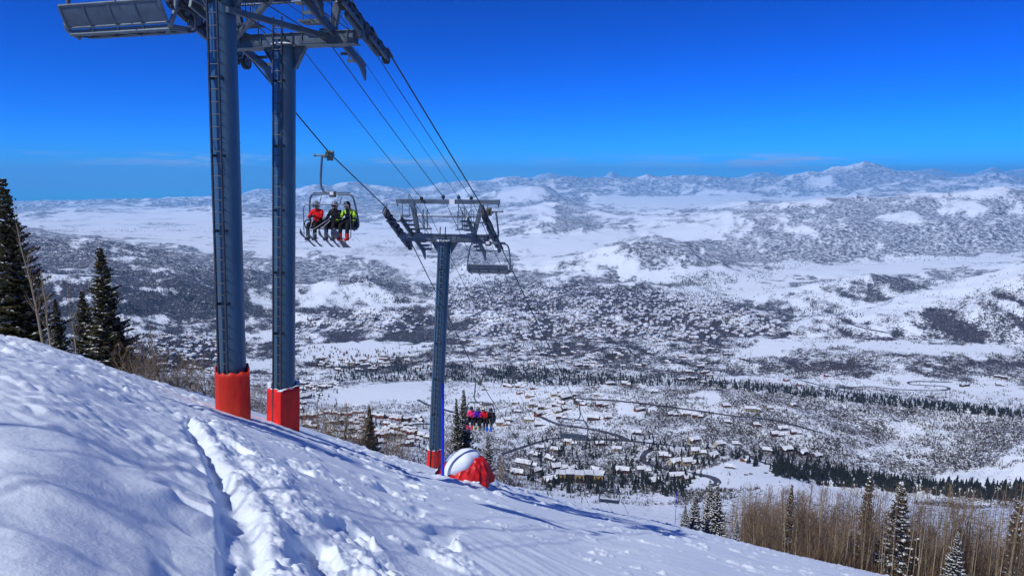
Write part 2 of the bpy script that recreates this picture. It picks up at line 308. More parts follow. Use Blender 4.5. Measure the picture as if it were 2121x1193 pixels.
def H(x, y):
    """height of the far terrain, bilinear in its own grid"""
    x = np.asarray(x, float); y = np.asarray(y, float); a = x / y
    i = np.clip((np.log(y) - lrow[0]) / (lrow[1] - lrow[0]), 0, NR - 1.001); i0 = i.astype(int); fi = i - i0
    j = np.interp(a, acol, np.arange(NC)); j = np.clip(j, 0, NC - 1.001); j0 = j.astype(int); fj = j - j0
    return (ZF[i0, j0] * (1 - fj) + ZF[i0, j0 + 1] * fj) * (1 - fi) + (ZF[i0 + 1, j0] * (1 - fj) + ZF[i0 + 1, j0 + 1] * fj) * fi
def hit(px, py, ymin=300.):
    """first terrain point behind photo pixel (px, py)"""
    a, t = ray(px, py); j = int(round(float(np.interp(a, acol, np.arange(NC)))))
    s = ZF[:, j] / yrow; ok = np.where((s >= t) & (yrow > ymin))[0]
    if len(ok) == 0: return None
    i = ok[0]
    if i == 0: y = yrow[0]
    else:
        f = (t - s[i - 1]) / (s[i] - s[i - 1] + 1e-12); y = yrow[i - 1] + max(0, min(1, f)) * (yrow[i] - yrow[i - 1])
    return Vector((a * y, y, float(H(a * y, y))))

# ---- land cover, read off the photograph as outlines: (outline, share of ground under dark scrub)
# broad natural variation, gullies darker (brush grows in the hollows), crests scoured
big = np.zeros_like(ZG)
for k, wl in enumerate([120, 300, 700, 1600, 3600]):
    w = np.exp(-((np.log(wl) - np.log(YG * .07)) ** 2) / .7); big += w * perlin(XG / wl * 1.3, YG / wl, 40 + k)
CV = np.clip(CV + big * .26 * (1 - np.abs(CV - .5) * 1.2) * (CV > .045), 0, 1)
gul = np.zeros_like(ZG)
for k, wl in enumerate([14, 35, 90, 230, 600, 1500]):
    for q, fr in enumerate((.011, .035)):
        w = np.exp(-((np.log(wl) - np.log(YG * fr)) ** 2) / .35); nn = perlin((XG + ex * YG * .012) / wl + q * 5, (YG + ey * YG * .012) / wl, 60 + k + 7 * q)
        gul += w * np.clip(1 - 3.2 * np.abs(nn), -1, 1) * (1.0 if q else .6)
CV = np.clip(CV + gul * .22 * (CV > .10), 0, 1)
dzdx = np.gradient(ZF, axis=1) / np.gradient(XG, axis=1)
dzdy = np.gradient(ZF, axis=0) / np.gradient(YG, axis=0)
asp = np.clip(-dzdx * 1.5 + dzdy * .35, -.45, .5)          # the shady, wooded sides of the hills
CV = np.clip(CV + asp * .95 * sstep(1500, 3500, YG) * sstep(.1, .3, CV), 0, .95)
hol = -rel / (YG * .006 + 4) * RG
CV = np.clip(CV + np.clip(hol, -.5, .5) * .5 * (CV > .12), 0, .95)
for _ in range(2):
    CV[1:-1, 1:-1] = (CV[1:-1, 1:-1] * 2 + CV[:-2, 1:-1] + CV[2:, 1:-1] + CV[1:-1, :-2] + CV[1:-1, 2:]) / 6
def at_grid(G, x, y):
    a = x / y; i = np.clip(((np.log(y) - lrow[0]) / (lrow[1] - lrow[0])).round().astype(int), 0, NR - 1)
    j = np.clip(np.interp(a, acol, np.arange(NC)).round().astype(int), 0, NC - 1); return G[i, j]

def terrain_material():
    m = bpy.data.materials.new('snow_and_scrub'); m.use_nodes = True; nt = m.node_tree; N = nt.nodes; L = nt.links; b = N['Principled BSDF']
    b.inputs['Roughness'].default_value = .75; b.inputs['Specular IOR Level'].default_value = .15
    geo = N.new('ShaderNodeNewGeometry'); at_ = N.new('ShaderNodeAttribute'); at_.attribute_name = 'cover'; ad = N.new('ShaderNodeAttribute'); ad.attribute_name = 'band'
    sx = N.new('ShaderNodeSeparateColor'); L.new(ad.outputs['Color'], sx.inputs[0])
    def noise(wl, det=3, rough=.6, sq=(1, 1, 0.6)):
        mp = N.new('ShaderNodeMapping'); mp.inputs['Scale'].default_value = tuple(k / wl for k in sq); L.new(geo.outputs['Position'], mp.inputs[0])
        n = N.new('ShaderNodeTexNoise'); n.inputs['Scale'].default_value = 1; n.inputs['Detail'].default_value = det; n.inputs['Roughness'].default_value = rough; L.new(mp.outputs[0], n.inputs['Vector']); return n.outputs['Fac']
    def math_(op, a, b_=None, c=None):
        n = N.new('ShaderNodeMath'); n.operation = op
        for k, v in enumerate((a, b_, c)):
            if v is None: continue
            if isinstance(v, (int, float)): n.inputs[k].default_value = v
            else: L.new(v, n.inputs[k])
        return n.outputs[0]
    n1, n2, n3, n4 = noise(4, 4, .7), noise(13, 5, .72), noise(45, 6, .74), noise(170, 7, .76)
    mix = None
    for n, ch in ((n1, 0), (n2, 1), (n3, 2)):
        t = math_('MULTIPLY', n, sx.outputs[ch]); mix = t if mix is None else math_('ADD', mix, t)
    mix = math_('ADD', mix, math_('MULTIPLY', n4, ad.outputs['Alpha']))
    # threshold against cover
    th = at_.outputs['Fac']
    df = math_('DIVIDE', math_('SUBTRACT', mix, th), math_('MULTIPLY_ADD', math_('ADD', sx.outputs[2], ad.outputs['Alpha']), .085, .03))
    mr = N.new('ShaderNodeMapRange'); mr.interpolation_type = 'SMOOTHSTEP'; mr.inputs[1].default_value = -.75; mr.inputs[2].default_value = 1.15; L.new(df, mr.inputs[0])
    nb = noise(120, 6); cr = N.new('ShaderNodeMix'); cr.data_type = 'RGBA'; cr.inputs[6].default_value = (.024, .020, .026, 1); cr.inputs[7].default_value = (.075, .066, .075, 1); L.new(nb, cr.inputs[0])
    mx = N.new('ShaderNodeMix'); mx.data_type = 'RGBA'; mx.inputs[6].default_value = (.76, .83, .89, 1); L.new(cr.outputs[2], mx.inputs[7]); L.new(math_('MULTIPLY', mr.outputs[0], .97), mx.inputs[0]); L.new(mx.outputs[2], b.inputs['Base Color'])
    bp = N.new('ShaderNodeBump'); bp.inputs['Distance'].default_value = 3.0; bp.inputs['Strength'].default_value = .8; L.new(n2, bp.inputs['Height']); L.new(bp.outputs[0], b.inputs['Normal'])
    return m
M_TERR = terrain_material()
idx = np.arange(NR * NC).reshape(NR, NC)
fc = np.stack([idx[:-1, :-1], idx[:-1, 1:], idx[1:, 1:], idx[1:, :-1]], -1).reshape(-1, 4)
terr = mesh_np('valley_terrain', np.stack([XG, YG, ZF], -1).reshape(-1, 3), fc, M_TERR, smooth=True)
tag(terr, 'snowy valley floor, scrub covered hills and far mountain ranges', None, None, 'structure')
ca = terr.data.attributes.new('cover', 'FLOAT', 'POINT'); cc = np.clip(CV.ravel() * (1.25 - .62 * sstep(3200, 1500, YG.ravel())), .012, .86 - .20 * sstep(3000, 7000, YG.ravel())); ca.data.foreach_set('value', (.5 - .105 * np.log(cc / (1 - cc)) / 1.7).astype(np.float32))
ly = np.log(YG.ravel()); cen = np.log(np.array([900., 3000., 11000., 34000.])); W = np.exp(-((ly[:, None] - cen[None]) ** 2) / .9) + 1e-4; W /= W.sum(1, keepdims=True)
ba = terr.data.attributes.new('band', 'FLOAT_COLOR', 'POINT'); ba.data.foreach_set('color', W.astype(np.float32).ravel())
# ================================================================== THE PISTE WE STAND ON
EDGE_T = np.array([(-1500,500,10),(-900,590,12),(0,697,15),(100,717,16),(200,753,18),(300,787,21),(380,810,24),(445,826,26),(540,856,27),(620,882,27),(700,910,31),(800,945,35),(900,968,42),(1000,996,43),(1060,1008,44),(1200,1048,46),(1400,1088,48),(1600,1140,50),(1840,1193,52),(2121,1262,52),(2600,1380,52),(3400,1560,52)], float)
_ea, _et = ray(EDGE_T[:, 0], EDGE_T[:, 1])
_q = np.linspace(-1.9, 2.6, 1801); _g = np.exp(-np.linspace(-2.2, 2.2, 61) ** 2); _g /= _g.sum()
def _sm(v): return np.convolve(np.pad(np.interp(_q, _ea, v), 30, mode='edge'), _g, 'valid')
_qs, _qr = _sm(_et), _sm(np.convolve(np.pad(EDGE_T[:, 2], 1, mode='edge'), [.25, .5, .25], 'valid'))
H0 = 1.75
def base(x, y):
    x = np.asarray(x, float); y = np.asarray(y, float)
    a = np.clip(x / np.maximum(y, 2.5), -3, 3); s = np.interp(a, _q, _qs); Rr = np.interp(a, _q, _qr)
    z = -H0 + (s + 2 * H0 / Rr) * y - H0 * y * y / Rr ** 2
    k = .006 * np.exp(-((a - .05) / .3) ** 2)
    z = z - k * np.maximum(y - Rr, 0) ** 2
    yy = np.clip(y, 76, 400)
    return np.where(y > 50, z + (H(np.clip(x / np.maximum(y, 1), -1.89, 1.89) * yy, yy) - .15 - z) * sstep(52, 78, y), z)
def worley(x, y, wl, s=0, r=.62):
    """little domes, one to a cell: clods of snow"""
    X = x / wl; Y = y / wl; ix = np.floor(X).astype(np.int64); iy = np.floor(Y).astype(np.int64); out = np.zeros_like(X)
    for a in (-1, 0, 1):
        for b in (-1, 0, 1):
            h = _h(ix + a, iy + b, s); jx_ = (h & 63) / 63.; jy_ = ((h >> 3) & 63) / 63.; rr = r * (.25 + .75 * (((h >> 1) & 31) / 31.) ** 1.5)
            d2 = (X - ix - a - jx_) ** 2 + (Y - iy - b - jy_) ** 2
            out = np.maximum(out, np.sqrt(np.maximum(rr * rr - d2, 0)) * .8)
    return out * wl * (.75 + .5 * perlin(x / wl * 2.7, y / wl * 2.7, s + 3)) + .0
def pl_sd(px, py, P):
    """signed distance (photo px) to a polyline; positive to its left-hand/under side"""
    best = np.full(px.shape, 1e9); sg = np.ones(px.shape); along = np.zeros(px.shape); L = 0
    for (x1, y1), (x2, y2) in zip(P[:-1], P[1:]):
        dx, dy = x2 - x1, y2 - y1; ll = math.hypot(dx, dy); t = np.clip(((px - x1) * dx + (py - y1) * dy) / (ll * ll), 0, 1)
        d = np.hypot(px - x1 - t * dx, py - y1 - t * dy); s = np.sign(dx * (py - y1) - dy * (px - x1))
        m = d < best; best = np.where(m, d, best); sg = np.where(m, s, sg); along = np.where(m, L + t * ll, along); L += ll
    return best * sg, along
DRIFT = [(-400,640),(0,742),(100,772),(200,815),(300,851),(372,872),(392,905),(426,940),(446,1010),(456,1100),(464,1193),(470,1400),(480,2200)]
def snow_detail(x, y):
    z0 = base(x, y); d = np.maximum(y * CP - z0 * SP, .3)
    px, py = CX + F_PX * x / d, CY - F_PX * (y * SP + z0 * CP) / d
    wx = x + .12 * perlin(x / .7, y / .7, 50); wy = y + .12 * perlin(x / .7, y / .7, 51)
    pq = px + perlin(x / .35, y / .35, 52) * 9 + perlin(x / 1.1, y / 1.1, 53) * 10
    sd, al = pl_sd(pq, py, DRIFT)
    ins = sstep(-4, 16, sd); lip = np.exp(-(sd / 22.) ** 2)
    hgt = (.12 * sstep(200, 430, px) * sstep(870, 1050, py) + .05) * (.7 + 1.2 * np.clip(perlin(x / .8, y / .8, 54), -.4, .6))
    z = hgt * ins
    # polished wind slab, granular band, hollows with soft lips
    polish = ins * sstep(8, 60, sd)
    grain = ins * np.exp(-((py - (800 + (px * .42))) / 60.) ** 2) * sstep(470, 380, px)
    z = z + grain * (.035 * np.abs(perlin(wx / .34, wy / .30, 60)) * 2 + .018 * perlin(wx / .12, wy / .1, 61))
    soft = ins * sstep(860, 980, py + px * .1)
    rdg = np.exp(-(perlin(wx / 1.5 + wy * .3, wy / 1.1, 62) * 3.2) ** 2)
    z = z + soft * (.045 * sstep(.2, 1, rdg) + .018 * perlin(wx / 1.3, wy / .9, 63) + .006 * perlin(wx / .18, wy / .14, 66) + .012 * perlin(wx / .4, wy / .5, 64))
    pit = ins * sstep(300, 400, px) * sstep(930, 1010, py)
    z = z - pit * .09 * sstep(.12, .42, perlin(wx / .55, wy / .5, 65)) + pit * .04 * worley(wx, wy, .5, 4) / .5
    # the trench beside the drift and the two lumpy ski tracks
    g1, a1 = pl_sd(pq, py, [(384,880),(440,955),(470,1040),(488,1193),(500,1500)]); w1 = 6 + (py - 860) * .07
    z = z - .04 * np.exp(-(g1 / w1) ** 2) * (1 + 2 * perlin(x / .5, y / .5, 55)) * (py > 850)
    for q, (P, hh) in enumerate([([(405,876),(470,945),(545,1050),(590,1120),(600,1193),(620,1500)], .13), ([(455,884),(545,965),(620,1040),(700,1110),(760,1193),(850,1400)], .13)]):
        g, a_ = pl_sd(pq, py, P); ww = np.maximum(16 + (py - 870) * .13, 4)
        lm = np.exp(-(np.abs(g) / ww) ** 2.2) * sstep(866, 885, py)
        z = z + lm * (hh * .75 + .62 * worley(wx + .03 * perlin(x / .1, y / .1, 70), wy, .30, 7 + q) + .35 * worley(wx, wy, .12, 9 + q) + .012 * perlin(x / .06, y / .06, 71))
        z = z - .07 * np.exp(-((g - ww * 1.2) / (ww * .4)) ** 2) * (py > 870)
    mid = sstep(440, 500, px) * sstep(900, 850, px - (py - 1000) * .7) * sstep(880, 940, py)
    msk = sstep(.05, .35, perlin(x / 1.3, y / 1.1, 72))
    z = z + mid * msk * (.6 * worley(wx, wy, .34, 12) + .4 * worley(wx, wy, .13, 13) + .015 * perlin(x / .08, y / .08, 73))
    z = z - mid * .12 * sstep(.25, .5, perlin(x / .7 + 5, y / .7, 74))
    # chunky strip along the upper edge
    up = (1 - ins) * sstep(300, 200, al - px * 0 - 0) * 0 + (1 - ins) * sstep(470, 420, px) * sstep(910, 880, py)
    z = z + up * (.10 * np.maximum(perlin(x / 1.2, y / 1.2, 80), -.1) + .5 * worley(wx, wy, .42, 15) * sstep(-.1, .3, perlin(x / .9, y / .9, 81)) + .02 * perlin(x / .12, y / .12, 82))
    front = np.exp(-((px - 540) / 140.) ** 2) * np.exp(-((py - 880) / 22.) ** 2)
    z = z + front * (.25 * worley(wx, wy, .3, 16) + .02 * perlin(x / .15, y / .15, 83))
    # the open piste: streaks of old tracks, small clods
    pst = sstep(560, 760, px + (py - 900) * .0) * (1 - ins)
    u1 = x * .55 - y * .83; v1 = x * .83 + y * .55; u2 = x * .39 - y * .92; v2 = x * .92 + y * .39
    near = sstep(14, 7, y)
    st = near * perlin(v1 / .22 + .3 * perlin(x, y, 90), u1 / 3.5, 91) + (1 - near) * perlin(u2 / .5 + .4 * perlin(x / 3, y / 3, 92), v2 / 9, 93)
    z = z + pst * (.022 + .02 * (1 - near)) * st * (1 + .5 * perlin(x / 2.5, y / 2.5, 94)) + pst * .05 * perlin(x / 2.6, y / 2.2, 95) + pst * .03 * np.abs(perlin(v2 / 3.0, u2 / .9, 96))
    cl = sstep(.30, .40, perlin(x / .55, y / .55, 97)) * sstep(-.15, .2, perlin(x / 3.2, y / 2.4, 98))
    z = z + pst * cl * (.75 * worley(x, y, .20, 17) + .3 * worley(x, y, .09, 18))
    cl2 = sstep(.33, .40, perlin(x / 1.4 + 9, y / 1.4, 99)) * sstep(12, 20, y)
    z = z + pst * cl2 * .6 * worley(x, y, .45, 19)
    z = z + (1 - polish * .8) * .006 * perlin(x / .045, y / .045, 100) * sstep(12, 5, y)
    # clod bank ahead of the snowed-in cover
    bk = np.exp(-((px - 990) / 75.) ** 2) * np.exp(-((py - 1000 - (px - 960) * .22) / 12.) ** 2)
    z = z + bk * (.30 + .9 * worley(x, y, .95, 21))
    # sun cups at arm's length fade out beyond the brow
    return z * sstep(75, 55, y)
def G(x, y):
    x = np.atleast_1d(np.asarray(x, float)); y = np.atleast_1d(np.asarray(y, float)); return base(x, y) + snow_detail(x, y)
def gz(x, y):
    return float(G(x, y)[0]) if y < 78 else float(H(x, y))
NCn, NRn = 1000, 960
an = np.concatenate([np.linspace(-1.7, -.82, 60, endpoint=False), np.linspace(-.82, .82, NCn - 120), np.linspace(.82, 1.7, 61)[1:]])
yn = np.exp(np.linspace(math.log(1.3), math.log(84.), NRn))
XN = an[None, :] * yn[:, None]; YN = np.repeat(yn[:, None], NCn, 1)
ZN = G(XN.ravel(), YN.ravel()).reshape(XN.shape)
def snow_material():
    m = bpy.data.materials.new('fresh_snow'); m.use_nodes = True; nt = m.node_tree; N = nt.nodes; L = nt.links; b = N['Principled BSDF']
    b.inputs['Base Color'].default_value = (.78, .86, .93, 1); b.inputs['Roughness'].default_value = .55; b.inputs['Specular IOR Level'].default_value = .28
    geo = N.new('ShaderNodeNewGeometry')
    n = N.new('ShaderNodeTexNoise'); n.inputs['Scale'].default_value = 28; n.inputs['Detail'].default_value = 8; n.inputs['Roughness'].default_value = .75; L.new(geo.outputs['Position'], n.inputs['Vector'])
    n2 = N.new('ShaderNodeTexNoise'); n2.inputs['Scale'].default_value = 4; n2.inputs['Detail'].default_value = 8; n2.inputs['Roughness'].default_value = .6; L.new(geo.outputs['Position'], n2.inputs['Vector'])
    b1 = N.new('ShaderNodeBump'); b1.inputs['Distance'].default_value = .007; b1.inputs['Strength'].default_value = .9; L.new(n.outputs['Fac'], b1.inputs['Height'])
    b2 = N.new('ShaderNodeBump'); b2.inputs['Distance'].default_value = .04; b2.inputs['Strength'].default_value = .55; L.new(n2.outputs['Fac'], b2.inputs['Height']); L.new(b1.outputs[0], b2.inputs['Normal']); L.new(b2.outputs[0], b.inputs['Normal'])
    # glinting crystals: a few grains are mirror smooth
    v = N.new('ShaderNodeTexVoronoi'); v.inputs['Scale'].default_value = 45; L.new(geo.outputs['Position'], v.inputs['Vector'])
    mr = N.new('ShaderNodeMapRange'); mr.inputs[1].default_value = 0; mr.inputs[2].default_value = .12; mr.inputs[3].default_value = .12; mr.inputs[4].default_value = .6; L.new(v.outputs['Distance'], mr.inputs[0]); L.new(mr.outputs[0], b.inputs['Roughness'])
    return m
M_SNOW = snow_material()
idn = np.arange(NRn * NCn).reshape(NRn, NCn)
fcn = np.stack([idn[:-1, :-1], idn[:-1, 1:], idn[1:, 1:], idn[1:, :-1]], -1).reshape(-1, 4)
vn = np.stack([XN, YN, ZN], -1).reshape(-1, 3)
# a plain patch under and behind the viewer
nb = 90; xb = np.linspace(-60, 90, nb); yb = np.linspace(-60, 1.32, 50); XB, YB = np.meshgrid(xb, yb)
XB[-1] = np.linspace(an[0] * yn[0], an[-1] * yn[0], nb); XB[-2] = np.linspace(-6, 7, nb); YB[-1] = yn[0]; YB[-2] = .3
ZB = base(XB, YB); ZB[-1] = np.interp(XB[-1], XN[0], ZN[0])
ib = np.arange(ZB.size).reshape(ZB.shape) + len(vn); fb = np.stack([ib[:-1, :-1], ib[:-1, 1:], ib[1:, 1:], ib[1:, :-1]], -1).reshape(-1, 4)
gr = mesh_np('snow_ground', np.concatenate([vn, np.stack([XB, YB, ZB], -1).reshape(-1, 3)]), np.concatenate([fcn, fb]), M_SNOW, smooth=True)
tag(gr, 'steep snow slope in the foreground with lumpy ski tracks', None, None, 'structure')
def ground_hit(px, py, y0=1.5, y1=84.):
    a, t = ray(px, py); ys = np.exp(np.linspace(math.log(y0), math.log(y1), 1500)); z = G(a * ys, ys)
    k = np.where(t * ys <= z)[0]
    y = ys[k[0]] if len(k) else y1
    return Vector((float(a * y), float(y), float(G(a * y, y)[0])))
# ================================================================== THE CHAIRLIFT
M_GALV = mat('galvanised_steel', (.12, .155, .19), .5, .45, vary=.25, vscale=3, bump=.0015, bscale=60)
M_COL = mat('column_steel', (.046, .108, .180), .34, .1, vary=.2, vscale=1.4, stretch=(1, 1, .25), bump=.001, bscale=40)
M_DARK = mat('dark_steel', (.045, .055, .07), .5, .4, vary=.3, vscale=5)
M_RUB = mat('rubber', (.03, .03, .032), .8, vary=.3, vscale=9)
M_ROPE = mat('wire_rope', (.05, .055, .06), .5, .6)
M_SEAT = mat('seat_panel', (.085, .115, .145), .5, .1, vary=.22, vscale=4, bump=.004, bscale=9)
M_PAD = mat('red_vinyl', (.72, .014, .010), .4, spec=.35, vary=.22, vscale=3.5, bump=.03, bscale=4, stretch=(1, 1, .6))
M_PADD = mat('weathered_red_vinyl', (.68, .022, .012), .48, spec=.3, vary=.2, vscale=2.5, vcol=(.52, .035, .015), bump=.035, bscale=3.5, stretch=(1, 1, .5))
M_WHITE = mat('white_plate', (.75, .76, .78), .5)
M_BLUE = mat('blue_plastic', (.006, .035, .62), .35, spec=.4, vary=.1)
M_BRASS = mat('worn_gold_steel', (.14, .135, .10), .45, .5, vary=.2)
M_CAP = M_SNOW
HEAD = R(13)
FWD = Vector((math.sin(HEAD), math.cos(HEAD), 0)); RGT = Vector((math.cos(HEAD), -math.sin(HEAD), 0)); UP = Vector((0, 0, 1))
MH = Matrix((RGT, FWD, UP)).transposed()

def make_tower(pix_base, pix_top, y0, slope, label, pad, longarm=1.0):
    """pix_*: where column foot and arm centre show; y0: distance ahead of the foot"""
    def on(px, py, y):
        a, t = ray(px, py); return Vector((float(a * y), y, float(t * y)))
    B = on(*pix_base, y0); T = on(*pix_top, y0 + .25); B.z = gz(B.x, B.y) - .5
    root = empty('lift_tower', B, -HEAD, label, 'lift tower', 'steel towers carrying the chairlift')
    Mi = MH.transposed(); loc = lambda w_: Mi @ (w_ - B)
    tl = loc(T); ax = tl.normalized(); L = tl.length
    rad = .305
    # column in welded lengths
    c = MB(); c.tube([(0, 0, 0), tl * .5, tl], [rad * 1.03, rad, rad * .97], 40)
    col = c.build('column', M_COL, root, smooth=True)
    for f in (.33, .66): sm = MB(); sm.cyl(tl * f, rad * 1.015, .03, ax, 40); sm.build('weld_seam', M_COL, col, smooth=True)
    # ladder on the uphill face
    ld = MB(); off = Vector((.035, -(rad + .12), 0)); s_ = Vector((.125, 0, 0)); ext = .55
    for sg in (-1, 1): ld.bar(off + s_ * sg + ax * .3, off + s_ * sg + ax * (L + ext), .035, .05)
    n = int((L + ext - .5) / .28)
    for k in range(n): p_ = off + ax * (.5 + k * .28); ld.tube([p_ - s_, p_ + s_], .012, 6)
    lad = ld.build('ladder', M_DARK, root)
    for k in range(int(L / 1.75)):
        p_ = off + ax * (1.6 + k * 1.75)
        for sg in (-1, 1): br = MB(); br.bar(p_ + s_ * sg, p_ + s_ * sg * .8 + Vector((0, .2, 0)), .05, .06); br.build('bracket', M_DARK, lad)
    # head: crossarm box beam with end plates
    h = MB(); A = tl; X = lambda x, y, z: A + Vector((x, y, z))
    h.bar(X(-2.05, 0, 0), X(2.1, 0, 0), .34, .30)
    arm = bevel(h.build('crossarm', M_GALV, root), .012)
    fl = MB()
    for z in (.163, -.163): fl.box(X(0.02, 0, z), (4.25, .42, .022))
    for x in (-1.9, -1.25, -.62, .62, 1.25, 1.95): fl.box(X(x, 0, 0), (.02, .40, .30))
    fl.build('flange', M_GALV, arm)
    for x0, x1 in ((-1.75, -.55), (.55, 1.8)):
        gr_ = MB(); gr_.box(X((x0 + x1) / 2, -.203, -.11), (x1 - x0, .012, .02)); k = int((x1 - x0) / .055)
        for i in range(k): gr_.box(X(x0 + .055 * i, -.205, -.075), (.03, .012, .05))
        gr_.build('grating', M_GALV, arm)
    gs = MB()
    for sg in (-1, 1):
        gs.add([X(sg * .27, -.015, -.14), X(sg * .62, -.015, -.14), X(sg * .62, -.015, -.22), X(sg * .29, -.015, -.72), X(sg * .27, .015, -.14), X(sg * .62, .015, -.14), X(sg * .62, .015, -.22), X(sg * .29, .015, -.72)],
               [(0, 1, 2, 3), (7, 6, 5, 4), (0, 4, 5, 1), (1, 5, 6, 2), (2, 6, 7, 3), (3, 7, 4, 0)])
        gs.bar(X(sg * .62, 0, -.2), X(sg * .3, 0, -.74), .16, .015)
    gs.cyl(X(0, 0, -.16), rad * 1.35, .05, (0, 0, 1), 28)
    gs.build('gusset', M_GALV, arm)
    sc_ = MB(); sc_.sphere(X(-.02, 0, -.12), rad * 1.22, 20, sc=(1, 1, .22)); sc_.sphere(X(1.3, -.05, .17), .35, 14, sc=(1, .45, .14)); sc_.sphere(X(-1.25, -.05, .17), .3, 14, sc=(1, .5, .12)); sc_.build('snow_cap', M_CAP, arm, smooth=True)
    # lifting frame
    f = MB(); f.bar(X(-2.36, 0, 1.68), X(2.66, 0, 1.68), .16, .21)
    f.bar(X(-1.3, 0, .15), X(-1.55, 0, 1.58), .15, .2, up=(1, 0, 0)); f.bar(X(1.42, 0, .15), X(1.82, 0, 1.58), .15, .2, up=(1, 0, 0))
    f.tube([X(-1.42, 0, 1.0), X(1.62, 0, 1.0)], .035, 8)
    for sg in (-2.3, 2.6): f.box(X(sg, 0, 1.52), (.05, .05, .16))
    bevel(f.build('lifting_frame', M_GALV, root), .01)
    pl = MB(); pl.box(X(.42, -.11, 1.69), (.26, .02, .24)); pl.build('number_plate', M_WHITE, root)
    sth, cth = math.sin(slope), math.cos(slope)
    for sg in (-1, 1):
        # walkway: a stringer that runs down the line with level treads, hand rails
        wx = sg * 1.55; dirv = Vector((0, cth, -sth)); c0 = X(wx, -.1, .12)
        wk = MB(); wk.bar(c0 - dirv * 1.75, c0 + dirv * 1.9, .07, .24)
        foot = c0 + dirv * 1.75
        wk.add([foot + Vector((-.03, -.25, 0)), foot + Vector((-.03, .2, -.1)), foot + Vector((-.03, .15, -.42)), foot + Vector((.03, -.25, 0)), foot + Vector((.03, .2, -.1)), foot + Vector((.03, .15, -.42))], [(0, 1, 2), (5, 4, 3), (0, 3, 4, 1), (1, 4, 5, 2), (2, 5, 3, 0)])
        wo = wk.build('walkway', M_GALV, root)
        tr = MB(); nt_ = 9
        for k in range(nt_):
            p_ = c0 + dirv * (-1.6 + k * .42) + Vector((.22 * (-1 if sg < 0 else 1) * -1, 0, .14))
            tr.box(p_, (.42, .24, .035)); tr.box(p_ + Vector((0, -.12, -.03)), (.42, .012, .08))
        tr.build('tread', M_GALV, wo)
        hr = MB()
        for k in (-1.6, -.5, .7, 1.7):
            p_ = c0 + dirv * k + Vector((-sg * .40, 0, .1)); hr.tube([p_, p_ + Vector((0, 0, .95))], .017, 6)
        for hh in (.55, 1.0): hr.tube([c0 + dirv * -1.6 + Vector((-sg * .40, 0, .1 + hh)), c0 + dirv * 1.7 + Vector((-sg * .40, 0, .1 + hh))], .017, 6)
        hr.build('handrail', M_GALV, wo)
        # small level platform with hoops beside the frame
        pf = MB(); pf.box(X(sg * 1.02, -.15, .42), (.75, .5, .05)); pf.box(X(sg * 2.0, -.9, .80), (.85, .45, .05))
        pf.build('platform', M_GALV, wo)
        hp = MB()
        for x_ in (.75, .95, 1.3): hp.tube([X(sg * x_, -.3, .45), X(sg * x_, -.3, 1.25), X(sg * (x_ + .05), .0, 1.32), X(sg * (x_ + .1), .08, 1.25), X(sg * (x_ + .1), .08, .45)], .016, 6)
        for x_ in (1.62, 2.38): hp.tube([X(sg * x_, -1.1, .82), X(sg * x_, -1.1, 1.62)], .016, 6)
        hp.tube([X(sg * 1.62, -1.1, 1.2), X(sg * 2.38, -1.1, 1.2)], .016, 6); hp.tube([X(sg * 1.62, -1.1, 1.62), X(sg * 2.38, -1.1, 1.62)], .016, 6)
        hp.build('railing', M_GALV, wo)
        # sheave train
        tx = sg * 2.28; tc_ = X(tx, .05, .30)
        st = MB(); st.bar(tc_ - dirv * 1.0 + Vector((0, 0, -.22)), tc_ + dirv * 1.0 + Vector((0, 0, -.22)), .09, .16)
        for k in (-1.2, -.4, .4, 1.2):
            p_ = tc_ + dirv * k + Vector((0, 0, -.05)); st.bar(p_ - dirv * .42, p_ + dirv * .42, .07, .12)
            st.cyl(p_, .05, .3, (1, 0, 0), 10)
        for k in (-.8, .8):
            p_ = tc_ + dirv * k + Vector((sg * .1, 0, -.15)); st.bar(p_ - dirv * .6, p_ + dirv * .6, .05, .09)
        st.box(tc_ + Vector((-sg * .12, 0, -.2)), (.35, .22, .22))
        so_ = st.build('sheave_train', M_GALV, root)
        for k in range(8):
            p_ = tc_ + dirv * (-1.61 + k * .46)
            w_ = MB(); n2 = 22
            w_.tube([p_ - Vector((.055, 0, 0)), p_ - Vector((.05, 0, 0)), p_ + Vector((.05, 0, 0)), p_ + Vector((.055, 0, 0))], [.205, .22, .22, .205], n2, 0)
            w_.cyl(p_ , .14, .125, (1, 0, 0), n2, 1); w_.cyl(p_, .045, .17, (1, 0, 0), 10, 2)
            w_.build('sheave', [M_RUB, M_GALV, M_BRASS], so_, smooth=True)
        cg = MB(); cg.bar(tc_ - dirv * 1.8 + Vector((sg * .16, 0, -.02)), tc_ + dirv * 1.8 + Vector((sg * .16, 0, -.02)), .015, .05)
        for k in (-1.75, -.6, .6, 1.75): cg.bar(tc_ + dirv * k + Vector((sg * .16, 0, .02)), tc_ + dirv * k + Vector((0, 0, .30)), .03, .05)
        cg.build('rope_catcher', M_DARK, so_)
    # padding round the foot
    pad(root, loc, ax, B)
    W = lambda x, y, z: B + MH @ X(x, y, z)
    info = dict(root=root, W=W, slope=slope)
    for sg, nm in ((-1, 'L'), (1, 'R')):
        tc_ = W(sg * 2.28, .05, .30); dv = MH @ Vector((0, cth, -sth)); info[nm] = (tc_ - dv * 1.9 + UP * .21, tc_ + dv * 1.9 + UP * .21, dv)
    return info
